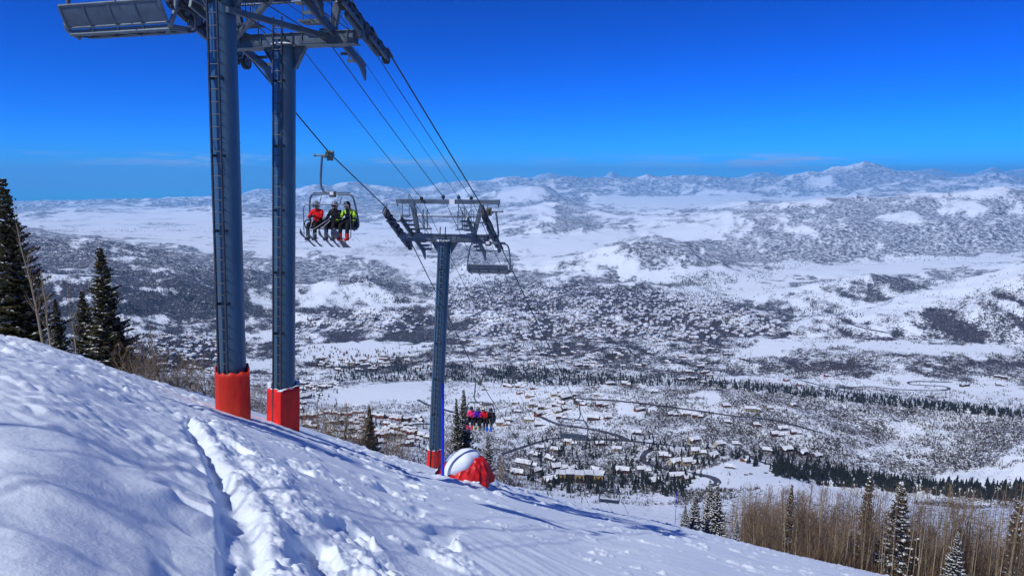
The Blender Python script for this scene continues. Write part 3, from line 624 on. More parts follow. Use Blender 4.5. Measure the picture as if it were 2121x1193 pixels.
def wrap(root, ax, prof, z0, z1, mat_, wav, seed, snow=True, lean=0):
    """a vinyl sheet wrapped round the column; prof = list of (x, y) round the foot"""
    rnd = random.Random(seed); n = len(prof); rows = 12; m = MB(); b = []
    for r_ in range(rows + 1):
        f = r_ / rows
        for i, (x, y) in enumerate(prof):
            bul = 1 + .03 * math.sin(math.pi * f) + wav * .35 * math.sin(i * 2.1 + f * 5 + seed) * math.sin(f * 9 + i)
            z = z0 + (z1 - z0) * f
            if r_ == rows: z += wav * 1.6 * math.sin(i * 1.3 + seed) + wav * rnd.uniform(-.6, .6)
            p_ = ax * z; m.v.append((p_.x + x * bul, p_.y + y * bul, p_.z))
    for r_ in range(rows):
        for i in range(n):
            j = (i + 1) % n; m.f.append((r_ * n + i, r_ * n + j, (r_ + 1) * n + j, (r_ + 1) * n + i)); m.m.append(0)
    o = m.build('protective_pad', mat_, root, smooth=True, ang=32); sdm = o.modifiers.new('thick', 'SOLIDIFY'); sdm.thickness = .035; sdm.offset = -1
    if snow:
        c = MB()
        for i, (x, y) in enumerate(prof):
            for q in range(2):
                f = q / 2; x2, y2 = prof[(i + 1) % n]; p_ = ax * (z1 + wav * 1.2 * math.sin(i * 1.3 + seed))
                if rnd.random() < .8: c.sphere((p_.x + (x + (x2 - x) * f) * .96, p_.y + (y + (y2 - y) * f) * .96, p_.z - .005), rnd.uniform(.012, .032), 8, sc=(2.4, 2.4, .5))
        c.build('snow_rim', M_CAP, o, smooth=True)
    seam = MB()
    return o
def circ(rx, ry, n, ph=0, pw=2.0):
    out = []
    for i in range(n):
        t = 2 * math.pi * i / n + ph; c, s = math.cos(t), math.sin(t); k = (abs(c) ** pw + abs(s) ** pw) ** (-1 / pw); out.append((rx * c * k, ry * s * k))
    return out
def ring(pts, m):
    out = []
    for i, (x, y) in enumerate(pts):
        x2, y2 = pts[(i + 1) % len(pts)]
        for k in range(m): out.append((x + (x2 - x) * k / m, y + (y2 - y) * k / m))
    return out
def vframe(pts, vx, vy):
    return [(x * -vy + q * vx, x * vx + q * vy) for x, q in pts][::-1]
def pad1(root, loc, ax, B):   # broad front sheet with a square right-hand edge
    wrap(root, ax, ring(vframe([(-.38, .20), (-.30, .35), (-.12, .44), (.12, .47), (.34, .43), (.35, -.40), (-.38, -.40)], .585, -.81), 5), .3, 1.66, M_PADD, .014, 3, snow=False)
def pad2(root, loc, ax, B):   # angular wrap with its corner towards the viewer
    wrap(root, ax, ring(vframe([(-.43, .12), (-.08, .52), (.40, .20), (.41, -.40), (-.43, -.40)], .513, -.858), 7), .1, 1.72, M_PAD, .012, 8)
def pad3(root, loc, ax, B):
    wrap(root, ax, circ(.37, .37, 30), .1, 1.55, M_PAD, .004, 5)

T1 = make_tower((484, 866), (459, -42), 16.4, R(7), 'nearest blue steel tower, head above the picture, foot in a square edged red pad', pad1)
T2 = make_tower((586, 880), (590, 86), 19.3, R(19), 'second blue steel tower, crossarm at the top edge, foot in an angular red pad', pad2)
T3 = make_tower((898, 974), (921, 493), 31.6, R(32), 'lower steel tower beside the snow covered red tarp, crossarm in front of the valley', pad3)
# bracing struts that tie the second tower's head back to the first
def strut(px0, px1, D0, D1, w_):
    W0, W1 = at(*px0, D0), at(*px1, D1); Bt = T2['root'].location; Mi = MH.transposed()
    m = MB(); m.bar(Mi @ (W0 - Bt), Mi @ (W1 - Bt), w_, w_ * 1.2); bevel(m.build('brace', M_GALV, T2['root']), .008)
strut((470, 20), (684, 78), 15.4, 18.3, .11); strut((572, -14), (485, 82), 16.6, 18.7, .11); strut((428, 4), (600, 0), 15.5, 17.5, .09)

def rope(pts, r, name, label, seg=14, sag=0):
    P = []
    for a, b in zip(pts[:-1], pts[1:]):
        a, b = Vector(a), Vector(b)
        for k in range(seg):
            f = k / seg; p_ = a.lerp(b, f); p_.z -= sag * (b - a).length * 4 * f * (1 - f); P.append(p_)
    P.append(Vector(pts[-1])); m = MB(); m.tube(P, r, 8)
    o = m.build(name, M_ROPE, smooth=True); tag(o, label, 'cable', 'cables of the chairlift'); return o
gl = at(683, 318, 25.6)                            # grip of the occupied chair
gl2 = at(995, 790, 46); gl3 = at(1117, 985, 72)
gr1 = at(1190, 828, 49); gr2 = at(1263, 983, 67)
Lend = gl3 + (gl3 - gl2) * .8; Rend = gr2 + (gr2 - gr1) * 1.0
for e in (Lend, Rend): pass
Lup = T1['L'][0] - MH @ Vector((.0, 30, -1)); G0 = at(262, 40, 10.6); G0.z = 5.02; Rup = G0 - MH @ Vector((-.1, 26, -1.2))
rope([Lup, *T1['L'][:2], *T2['L'][:2], gl, *T3['L'][:2], gl2, gl3, Lend], .024, 'haul_rope', 'thick left hand haul rope, carrying the chairs with skiers up the hill')
rope([Rup, G0, *T1['R'][:2], *T2['R'][:2], *T3['R'][:2], gr1, gr2, Rend], .024, 'haul_rope', 'thick right hand haul rope, carrying the empty chairs down the hill')
def cable(px2, px3, x3, far, r, lab):
    a = at(*px2, 18.4); b = at(*px3, 31.6); u = a + (a - b).normalized() * 30; u.z = a.z + 2
    rope([u, a, b, at(*far, 75)], r, 'signal_cable', lab, sag=.004)
    k = MB(); k.sphere(b, .09, 8); k.box(b - Vector((0, 0, .1)), (.06, .06, .2)); return tag(k.build('cable_clamp', M_DARK, smooth=True), 'small dark clamp holding ' + lab[:60], 'cable clamp', 'clamps of the signal cables')
cable((626, 102), (873, 411), 0, (1215, 1085), .012, 'leftmost thin signal cable between the two haul ropes')
cable((684, 92), (918, 408), 0, (1240, 1085), .014, 'second thin signal cable from the left, clamped near the white plate')
cable((738, 104), (950, 409), 0, (1262, 1085), .008, 'thinnest signal cable, to the right of the white plate')
cable((766, 92), (976, 411), 0, (1280, 1085), .013, 'rightmost thin signal cable, close to the right hand rope')

def bend(pts, n=6):
    """round a path off with Catmull-Rom"""
    P = [Vector(p) for p in pts]; P = [P[0] * 2 - P[1]] + P + [P[-1] * 2 - P[-2]]; out = []
    for i in range(1, len(P) - 2):
        for k in range(n):
            t = k / n; a, b, c, d = P[i - 1:i + 3]; out.append(.5 * ((2 * b) + (c - a) * t + (2 * a - 5 * b + 4 * c - d) * t * t + (3 * b - a - 3 * c + d) * t ** 3))
    out.append(P[-2]); return out
SEATZ = -2.72
def make_chair(loc, yaw, label, tilt=0, swing=0, bar=True):
    """front of the chair is local -Y; origin at the grip on the rope"""
    c = empty('lift_chair', loc, yaw, label, 'ski lift chair', 'four seat chairs hanging from the haul ropes')
    c.rotation_euler = (swing, tilt, yaw)
    g = MB(); g.box((0, 0, .0), (.12, .5, .10)); g.cyl((0, -.15, .1), .05, .16, (1, 0, 0), 10); g.cyl((0, .15, .1), .05, .16, (1, 0, 0), 10); g.cyl((-.12, 0, -.05), .055, .3, (0, 1, .2), 10); g.box((-.05, .1, -.14), (.16, .2, .16))
    g.build('grip', M_BRASS, c)
    h = MB(); h.tube(bend([(-.05, 0, -.08), (-.28, 0, -.03), (-.33, 0, -.15), (-.40, 0, -.7), (-.42, 0, -1.12), (-.30, 0, -1.36), (0, 0, -1.43)]), .042, 10)
    h.tube([(-.3, 0, -.02), (-.62, 0, -.02)], .032, 8); h.cyl((-.62, 0, -.02), .055, .05, (1, 0, 0), 10); h.build('hanger', M_GALV, c, smooth=True)
    p_ = MB(); p_.box((.05, 0, -1.47), (.24, .16, .22)); bevel(p_.build('hanger_block', M_BRASS, c), .02); q = MB(); q.box((.05, -.09, -1.43), (.15, .012, .12)); q.box((.05, .09, -1.43), (.15, .012, .12)); q.build('number_plate', M_WHITE, c)
    b = MB(); path = bend([(-.80, .10, -2.84), (-.97, .18, -2.68), (-1.0, .10, -2.4), (-.94, .02, -1.85), (-.86, 0, -1.56), (-.66, 0, -1.47), (0, 0, -1.46), (.66, 0, -1.47), (.86, 0, -1.56), (.94, .02, -1.85), (1.0, .10, -2.4), (.97, .18, -2.68), (.80, .10, -2.84)], 5)
    b.tube(path, .036, 10); b.bar((-.75, 0, -1.415), (.75, 0, -1.415), .05, .05); b.build('bail', M_GALV, c, smooth=True, ang=60)
    s = MB(); s.tube([(-.92, -.30, SEATZ - .02), (.92, -.30, SEATZ - .02)], .028, 8); s.tube([(-.92, .16, SEATZ - .07), (.92, .16, SEATZ - .07)], .028, 8)
    for x in (-.92, -.46, 0, .46, .92): s.tube([(x, -.3, SEATZ - .03), (x, .16, SEATZ - .08), (x, .26, SEATZ + .14), (x, .34, SEATZ + .31)], .018, 6)
    s.build('seat_frame', M_GALV, c, smooth=True)
    st = MB(); st.box((0, -.07, SEATZ), (1.86, .48, .05), Matrix.Rotation(R(-6), 3, 'X')); bevel(st.build('seat', M_SEAT, c), .02, 3)
    bk = MB(); n = 12
    for zi in range(2):                              # gently dished back panel
        for k in range(n + 1):
            pass
    prof = [(.17, SEATZ + .03), (.215, SEATZ + .10), (.255, SEATZ + .17), (.285, SEATZ + .25), (.30, SEATZ + .31)]
    for (y, z) in prof: bk.v += [(-.91, y, z), (.91, y, z), (-.91, y + .035, z), (.91, y + .035, z)]
    for i in range(len(prof) - 1):
        a = i * 4; d = a + 4; bk.f += [(a, a + 1, d + 1, d), (a + 3, a + 2, d + 2, d + 3), (a + 2, a, d, d + 2), (a + 1, a + 3, d + 3, d + 1)]; bk.m += [0] * 4
    bk.f += [(0, 2, 3, 1), (16, 17, 19, 18)]; bk.m += [0, 0]
    bo = bk.build('backrest', M_SEAT, c, smooth=True, ang=30)
    rb = MB()
    for x in (-.46, 0, .46, -.9, .9): rb.tube([(x, y + .04, z) for y, z in prof], .014, 6)
    rb.tube([(-.92, .33, SEATZ + .32), (.92, .33, SEATZ + .32)], .024, 8); rb.tube([(-.92, .2, SEATZ + .02), (.92, .2, SEATZ + .02)], .02, 8); rb.build('rib', M_GALV, bo, smooth=True)
    for sg in (-1, 1):
        a = MB(); a.tube(bend([(sg * .98, .2, SEATZ + .25), (sg * 1.0, -.15, SEATZ + .27), (sg * 1.0, -.30, SEATZ + .2), (sg * .98, -.30, SEATZ), (sg * .94, -.2, SEATZ - .04)]), .022, 8); a.build('armrest', M_DARK, c, smooth=True)
    f = MB()
    f.tube([(-.82, -.42, -1.84), (.82, -.42, -1.84)], .02, 8)
    for x in (-.42, .42): f.tube(bend([(x, 0, -1.48), (x + .02, -.12, -1.66), (x + .12, -.42, -1.84)]), .02, 6)
    for sg in ((-1, 1) if bar else ()): f.tube(bend([(sg * .82, -.42, -1.84), (sg * .92, -.46, -1.95), (sg * .96, -.44, -2.4), (sg * .96, -.46, -2.9), (sg * .9, -.5, -3.08), (sg * .35, -.5, -3.1)]), .018, 6)
    f.build('safety_bar', M_GALV, c, smooth=True)
    return c
CH = []
CH.append(make_chair(gl - UP * .05, -HEAD, 'occupied chair with three riders hanging between the second and the lower tower', swing=0))
CH.append(make_chair(gl2 - UP * .05, -HEAD, 'farther occupied chair with four riders, in front of the two spruces behind the lower tower'))
CH.append(make_chair(gl3 - UP * .05, -HEAD, 'chair almost wholly hidden behind the brow of the slope, only its hanger and bail showing'))
CH.append(make_chair(G0 - UP * .05, math.pi - HEAD - R(1), 'nearest chair, empty and cut by the top of the picture, left of the first tower', bar=False))
grT = T3['R'][0].lerp(T3['R'][1], .10); CH.append(make_chair(at(1013, 437, 30.6), math.pi - HEAD, 'empty chair passing the right end of the lower tower', bar=False))
CH.append(make_chair(gr1 - UP * .05, math.pi - HEAD, 'empty chair farther down the line, in front of the snowy hillside houses'))
CH.append(make_chair(gr2 - UP * .05, math.pi - HEAD, 'smallest empty chair, lowest on the line, just above the brow of the piste'))
# the loaded chair just outside the frame whose shadow lies across the snow
GS = T1['L'][0] - MH @ Vector((0, 4.5, -.1)); CH.append(make_chair(GS, -HEAD, 'chair passing left of the nearest tower, outside the picture, shading the snow'))

# ------------------------------------------------ poles and the covered machine at the lower tower
def pole(px0, px1, y, r, label):
    g = ground_hit(*px0); a, t = ray(*px1); top = Vector((float(a * g.y), g.y, float(t * g.y))); d = top - g
    e = empty('marker_pole', g, 0, label, 'marker pole', 'blue marker poles'); m = MB(); m.tube([-d * .1, d * .35, d * .7, d], [r, r, r * .95, r * .9], 12); m.build('shaft', M_BLUE, e, smooth=True)
    c = MB(); c.sphere(d, r * 1.02, 10); c.build('end_cap', M_BLUE, e, smooth=True); return e
pole((917, 984), (917, 797), 31, .055, 'tall thick bright blue pole in front of the lower tower')
pole((1396, 1081), (1402, 1018), 46, .035, 'thin blue pole standing on the brow of the piste, left of the snowy spruces')
pole((1504, 1112), (1516, 1088), 46, .035, 'short leaning blue pole among the snowy spruces')
gt = ground_hit(958, 990); gt.z -= .10
tarp = empty('tarp_covered_machine', gt, 0, 'red tarpaulin draped over a machine at the foot of the lower tower, heaped with snow', 'covered machine')
tarp.scale = (.82, .85, .68)
def shell(fn, nu, nv):
    V = []; 
    for j in range(nv + 1):
        for i in range(nu): V.append(fn(2 * math.pi * i / nu, j / nv))
    F = [(j * nu + i, j * nu + (i + 1) % nu, (j + 1) * nu + (i + 1) % nu, (j + 1) * nu + i) for j in range(nv) for i in range(nu)]
    return V, F
def tarp_fn(t, f):
    h = 1.42 * math.sin(f * math.pi / 2) ** .9; k = (1 - f ** 1.25) ** .62
    c, s = math.cos(t), math.sin(t); sq = (abs(c) ** 2.6 + abs(s) ** 2.6) ** (-1 / 2.6)
    pl = 1 + (.05 * math.sin(9 * t + 3 * f) + .035 * math.sin(17 * t)) * (1 - f) + .10 * max(0, math.sin(3 * t + .7)) * (1 - f) ** 2
    x = 1.16 * c * sq * k * pl + .42 * f; y = .85 * s * sq * k * pl
    cr_ = .05 * math.sin(13 * t + 8 * f) * math.sin(9 * f + 2 * t) + .03 * math.sin(23 * t - 6 * f)
    return (x + cr_ * c, y + cr_ * s, h - .12 * x + .03 * math.sin(6 * x + 4 * y) + (.06 * math.sin(7 * t) if f < .1 else 0))
m = MB(); m.add(*shell(tarp_fn, 72, 22)); M_TARP = mat('red_tarpaulin', (.60, .012, .014), .38, spec=.4, vary=.2, vscale=2.5, bump=.05, bscale=3.2)
m.build('tarpaulin', M_TARP, tarp, smooth=True, ang=50)
def heap_fn(t, f):
    c, s = math.cos(t), math.sin(t); k = math.cos((f * 1.28 - .28) * math.pi / 2) if f > .22 else 1 - (.22 - f) * .8
    edge = 1 + .07 * math.sin(3 * t + 1) + .05 * math.sin(5 * t)
    x = -.16 + .80 * c * k * edge + .15 * f; y = -.02 + .72 * s * k * edge
    z = .80 + .84 * math.sin(max(0, (f - .15) / .85) * math.pi / 2) ** .75 + (-.10 if f < .15 else 0) + .26 * x * (1 - .3 * f) - (.28 if c < -.3 else 0) * (1 - f) * min(1, (-c - .3) * 3 if c < -.3 else 0)
    return (x, y, z + .03 * math.sin(x * 7) + .02 * math.sin(y * 9))
m = MB(); m.add(*shell(heap_fn, 64, 22)); m.build('snow_heap', M_CAP, tarp, smooth=True, ang=180)
m = MB(); rr = random.Random(5)
for k in range(16): m.sphere((rr.uniform(.15, .75), -.86 + rr.uniform(-.03, .08), rr.uniform(.02, .42)), rr.uniform(.05, .12), 8, sc=(1.3, .7, .8))
m.build('snow_patch', M_CAP, tarp, smooth=True)
# ================================================================== RIDERS
M_SKIN = mat('skin', (.50, .26, .18), .55)
def cloth(n, c): return mat(n, c, .75, spec=.25, vary=.2, vscale=7, bump=.01, bscale=14)
M_RED, M_BLK, M_LIME, M_PINK, M_PUR, M_GREYC = cloth('red_cloth', (.70, .012, .015)), cloth('black_cloth', (.012, .012, .016)), cloth('lime_cloth', (.40, .75, .02)), cloth('pink_cloth', (.85, .04, .16)), cloth('violet_cloth', (.07, .02, .45)), cloth('grey_cloth', (.10, .11, .13))
M_HELM = mat('grey_helmet', (.16, .17, .19), .35); M_HELMB = mat('black_helmet', (.01, .01, .012), .3); M_HELMW = mat('cream_helmet', (.6, .55, .42), .45)
M_GOG = mat('dark_lens', (.015, .012, .01), .1, spec=.8); M_GOGW = mat('silver_lens', (.55, .58, .62), .15, .6); M_SKI = mat('ski_topsheet', (.05, .06, .10), .35, vary=.3, vscale=3)
M_POLE = mat('pale_pole', (.62, .60, .55), .4, .2); M_BRED = mat('red_boot', (.65, .03, .01), .4); M_BBLUE = mat('blue_boot', (.01, .12, .6), .4); M_BYEL = mat('pale_boot', (.55, .55, .30), .5)
def skin_mesh(verts, edges, radii):
    me = bpy.data.meshes.new('tmp'); me.from_pydata(verts, edges, []); o = bpy.data.objects.new('tmp', me); COL.objects.link(o)
    m = o.modifiers.new('s', 'SKIN'); 
    if not me.skin_vertices: me.skin_vertices.new() if hasattr(me.skin_vertices, 'new') else None
    for i, r in enumerate(radii): sv = me.skin_vertices[0].data[i]; sv.radius = (r, r); sv.use_root = (i == 0)
    s = o.modifiers.new('d', 'SUBSURF'); s.levels = 2; s.render_levels = 2
    dg = bpy.context.evaluated_depsgraph_get(); dg.update(); res = bpy.data.meshes.new_from_object(o.evaluated_get(dg)); bpy.data.objects.remove(o); return res
def person(chair, x, label, jac, pan, helm, gog, boot, lean=0, turn=0, arms=0, lime=False, grp='riders on the near occupied chair', snowb=False):
    z0 = SEATZ + .03
    rig = {}
    P = [(0, .05, .12), (0, .09, .34), (0, .05, .53), (0 + lean * .5, .02, .66), (lean, -.03, .80)]; RA = [.155, .15, .165, .068, .098]; E = [(0, 1), (1, 2), (2, 3), (3, 4)]; K = ['p', 'j', 'j', 'k', 'k']
    hands = []
    for sg in (-1, 1):
        b = len(P)
        ah = [((.17, -.33, .34), (.26, -.12, .33)), ((.06, -.36, .42), (.27, -.14, .34)), ((.34, -.34, .26), (.30, -.1, .32))][arms]
        P += [(sg * .19, .05, .57), (sg * ah[1][0], ah[1][1], ah[1][2]), (sg * ah[0][0], ah[0][1], ah[0][2])]; RA += [.088, .062, .045]; K += ['j', 'j', 'j']; E += [(2, b), (b, b + 1), (b + 1, b + 2)]; hands.append(Vector(P[-1]))
        b = len(P); P += [(sg * .10, .0, .11), (sg * .14, -.42, .12), (sg * .14, -.47, -.28)]; RA += [.105, .088, .075]; K += ['p', 'p', 'p']; E += [(0, b), (b, b + 1), (b + 1, b + 2)]
    me = skin_mesh(P, E, RA); root = empty('person', chair.matrix_world @ Vector((x, 0, z0)) if False else (0, 0, 0), 0, label, 'person', grp)
    root.rotation_euler = chair.rotation_euler; root.location = Vector(chair.location) + chair.rotation_euler.to_matrix() @ Vector((x, -.06, z0))
    for m in (jac, pan, M_SKIN, M_LIME): me.materials.append(m)
    segs = [(Vector(P[a]), Vector(P[b]), K[b] if K[a] != 'k' else 'k') for a, b in E]
    for p in me.polygons:
        c = p.center; best = 9
        for a, b, k in segs:
            d = b - a; t = max(0, min(1, (c - a).dot(d) / d.dot(d))); dd = (c - a - d * t).length - (.06 if k != 'k' else .03)
            if dd < best: best = dd; kk = k
        p.material_index = {'j': 0, 'p': 1, 'k': 2}[kk]
        if kk == 'j' and lime and ((c.z > .50 and abs(c.x) > .08 and abs(c.x) < .15) or (abs(c.x) > .2 and c.y > -.12 and c.y < .0) or (c.z < .30 and abs(c.x) > .22)): p.material_index = 3
    me.shade_smooth(); bo = bpy.data.objects.new('body', me); link(bo, root)
    hd = Vector(P[4]); Rt = Matrix.Rotation(turn, 3, 'Z')
    f = MB(); f.sphere(hd + Rt @ Vector((0, -.10, -.01)), .022, 8, sc=(.8, 1.2, 1.3)); f.sphere(hd + Rt @ Vector((0, -.085, -.085)), .035, 8, sc=(1.1, .8, .7)); f.sphere(hd + Rt @ Vector((0, -.098, -.05)), .022, 8, 0, (1.3, .5, .35)); f.build('face', M_SKIN, root, smooth=True)
    h = MB(); h.sphere(hd + Vector((0, .015, .045)), .135, 16, sc=(.95, 1.08, .95), zmin=-.42)
    for sg in (-1, 1): h.sphere(hd + Rt @ Vector((sg * .11, .02, -.03)), .045, 8, sc=(.5, 1, 1.3))
    h.build('helmet', helm, root, smooth=True)
    g = MB(); 
    pts = [hd + Rt @ Vector((.122 * math.sin(t), -.125 * math.cos(t) + .0, .02)) for t in [R(a) for a in range(-60, 61, 15)]]; g.tube(pts, [.02, .034, .04, .04, .036, .04, .04, .034, .02], 8); g.build('goggles', gog, root, smooth=True)
    c = MB(); c.tube([Vector(P[3]) + Vector((0, .01, -.07)), Vector(P[3]) + Vector((0, 0, .02))], [.10, .085], 12); c.build('collar', jac, root, smooth=True)
    for hnd, sg in zip(hands, (-1, 1)):
        gl_ = MB(); d = Vector((-sg * .4, -1, -.1)).normalized(); s = d.cross(UP).normalized(); gl_.sphere(hnd + d * .05, .05, 10, sc=(.9, 1.15, .65))
        for q in range(4):
            o_ = s * (q - 1.5) * .023; L_ = (.04, .05, .048, .036)[q]
            gl_.tube([hnd + d * .08 + o_, hnd + d * (.08 + L_ * .7) + o_ - UP * .008, hnd + d * (.08 + L_) + o_ - UP * .032, hnd + d * (.075 + L_ * .6) + o_ - UP * .05], [.014, .013, .012, .009], 6)
        gl_.tube([hnd + d * .03 + s * sg * -.04, hnd + d * .07 + s * sg * -.062, hnd + d * .09 + s * sg * -.055 - UP * .02], [.015, .014, .010], 6)
        gl_.build('glove', M_BLK, root, smooth=True)
    for sg in (-1, 1):
        b = MB(); k = Vector((sg * .14, -.475, -.30)); b.tube([k + Vector((0, .0, .10)), k + Vector((0, 0, 0)), k + Vector((0, .01, -.10))], [.075, .078, .07], 10); b.tube([k + Vector((0, .08, -.12)), k + Vector((0, -.05, -.11)), k + Vector((0, -.17, -.13)), k + Vector((0, -.20, -.14))], [.05, .066, .055, .03], 10)
        b.build('boot', boot, root, smooth=True)
    return root, hands
def ski(chair, x, lab, pitch, grp, L_=1.68, w_=.085, yaw=0, name='ski', cat='ski', off=0):
    e = empty(name, (0, 0, 0), 0, lab, cat, grp); M = chair.rotation_euler.to_matrix(); e.location = Vector(chair.location) + M @ Vector((x, -.56 + off, SEATZ + .03 - .475)); e.rotation_euler = (M @ Matrix.Rotation(yaw, 3, 'Z') @ Matrix.Rotation(pitch, 3, 'X')).to_euler()
    m = MB(); n = 16; V = []
    for k in range(n + 1):
        f = k / n; y = L_ * (.52 - f); wv = w_ * (.5 + .12 * math.cos(f * 2 * math.pi)) * (1 if f < .93 else math.sqrt(max(.03, 1 - ((f - .93) / .07) ** 2))); zz = .16 * max(0, (f - .86) / .14) ** 2 + .03 * max(0, (.05 - f) / .05)
        V += [(-wv, y, zz - .006), (wv, y, zz - .006), (wv, y, zz + .006), (-wv, y, zz + .006)]
    m.v = V
    for k in range(n):
        a = 4 * k; b = a + 4
        for i in range(4): j = (i + 1) % 4; m.f.append((a + i, a + j, b + j, b + i)); m.m.append(0)
    m.f += [(3, 2, 1, 0), (4 * n, 4 * n + 1, 4 * n + 2, 4 * n + 3)]; m.m += [0, 0]
    m.build('board', M_SKI, e)
    b = MB()
    for y in ((-.13, .17) if name == 'ski' else (-.25, .25)): b.box((0, y, .03), (.07 if name == 'ski' else .22, .10, .05))
    bevel(b.build('binding', M_BRASS if name != 'ski' else M_GREYC, e), .01); return e
def skipole(chair, a, b, lab, grp):
    M = chair.rotation_euler.to_matrix(); A = Vector(chair.location) + M @ Vector(a); Bv = Vector(chair.location) + M @ Vector(b); d = Bv - A
    e = empty('ski_pole', A, 0, lab, 'ski pole', grp); m = MB(); m.tube([(0, 0, 0), d], [.011, .007], 8); m.build('shaft', M_POLE, e, smooth=True)
    g = MB(); g.tube([-d * .08, d * .03], .02, 8); g.build('grip', M_BLK, e, smooth=True); k = MB(); k.cyl(d * .95, .045, .012, d, 12); k.build('basket', M_BLK, e); return e
c0 = CH[0]; G1 = 'riders on the near occupied chair'; GS1 = 'skis of the riders on the near chair'; GP = 'poles of the riders on the near chair'
person(c0, -.62, 'skier in a red jacket, black trousers and grey helmet, leftmost on the near chair', M_RED, M_BLK, M_HELM, M_GOG, M_GREYC, .0, .2, 1)
person(c0, .13, 'skier all in black with a grey helmet, in the middle of the near chair', M_BLK, M_BLK, M_HELM, M_GOG, M_GREYC, .03, -.1, 0)
person(c0, .70, 'rider in a black and lime jacket, silver goggles and red boots on the near chair', M_BLK, M_BLK, M_HELMB, M_GOGW, M_BRED, -.03, -.15, 2, True)
for x, l in ((-.76, 'outer dark ski under the skier in red'), (-.48, 'inner dark ski under the skier in red'), (-.01, 'left dark ski under the skier in black'), (.27, 'right dark ski under the skier in black')): ski(c0, x, l, R(-24), GS1, yaw=R(8))
ski(c0, .52, 'broad dark snowboard hanging under the rider in black and lime', R(-27), 'snowboard of the rider in lime', 1.6, .25, .12, 'snowboard', 'snowboard', off=.12)
skipole(c0, (-.54, -.44, SEATZ + .42), (-.78, -.66, SEATZ - .50), 'pale pole in the hands of the skier in red', GP)
skipole(c0, (.12, -.44, SEATZ + .36), (-.55, -.72, SEATZ - .10), 'upper pale pole held across by the skier in black', GP)
skipole(c0, (.16, -.46, SEATZ + .30), (-.45, -.76, SEATZ - .28), 'lower pale pole held across by the skier in black', GP)
c1 = CH[1]; G2 = 'riders on the farther occupied chair'
person(c1, -.62, 'rider in a pink and black jacket, leftmost of the four on the farther chair', M_PINK, M_BLK, M_HELMB, M_GOG, M_PINK, 0, .1, 0, grp=G2)
person(c1, -.17, 'rider in a violet jacket, second from the left on the farther chair', M_PUR, M_BLK, M_HELM, M_GOG, M_BYEL, .02, 0, 1, grp=G2)
person(c1, .25, 'rider in a red jacket and cream hat, third on the farther chair', M_RED, M_BLK, M_HELMW, M_GOG, M_GREYC, -.02, .1, 1, grp=G2)
person(c1, .72, 'rider all in black with blue boots, rightmost on the farther chair', M_BLK, M_BLK, M_HELMB, M_GOG, M_BBLUE, .02, -.1, 0, grp=G2)
ski(c1, -.55, 'dark snowboard under the rider in pink on the farther chair', R(-4), 'snowboard of the rider in pink', 1.5, .24, -.75, 'snowboard', 'snowboard')
skipole(c1, (.70, -.44, SEATZ + .36), (.95, -.7, SEATZ - .2), 'pale pole held by the black clad rider on the farther chair', 'poles on the farther chair')
c7 = CH[7]; G3 = 'riders on the chair outside the picture'
person(c7, -.62, 'rider in black at the left of the chair outside the picture', M_BLK, M_BLK, M_HELM, M_GOG, M_GREYC, 0, 0, 0, grp=G3)
person(c7, 0, 'rider in red in the middle of the chair outside the picture', M_RED, M_BLK, M_HELM, M_GOG, M_GREYC, 0, 0, 0, grp=G3)
person(c7, .62, 'rider in violet at the right of the chair outside the picture', M_PUR, M_BLK, M_HELMB, M_GOG, M_GREYC, 0, 0, 0, grp=G3)
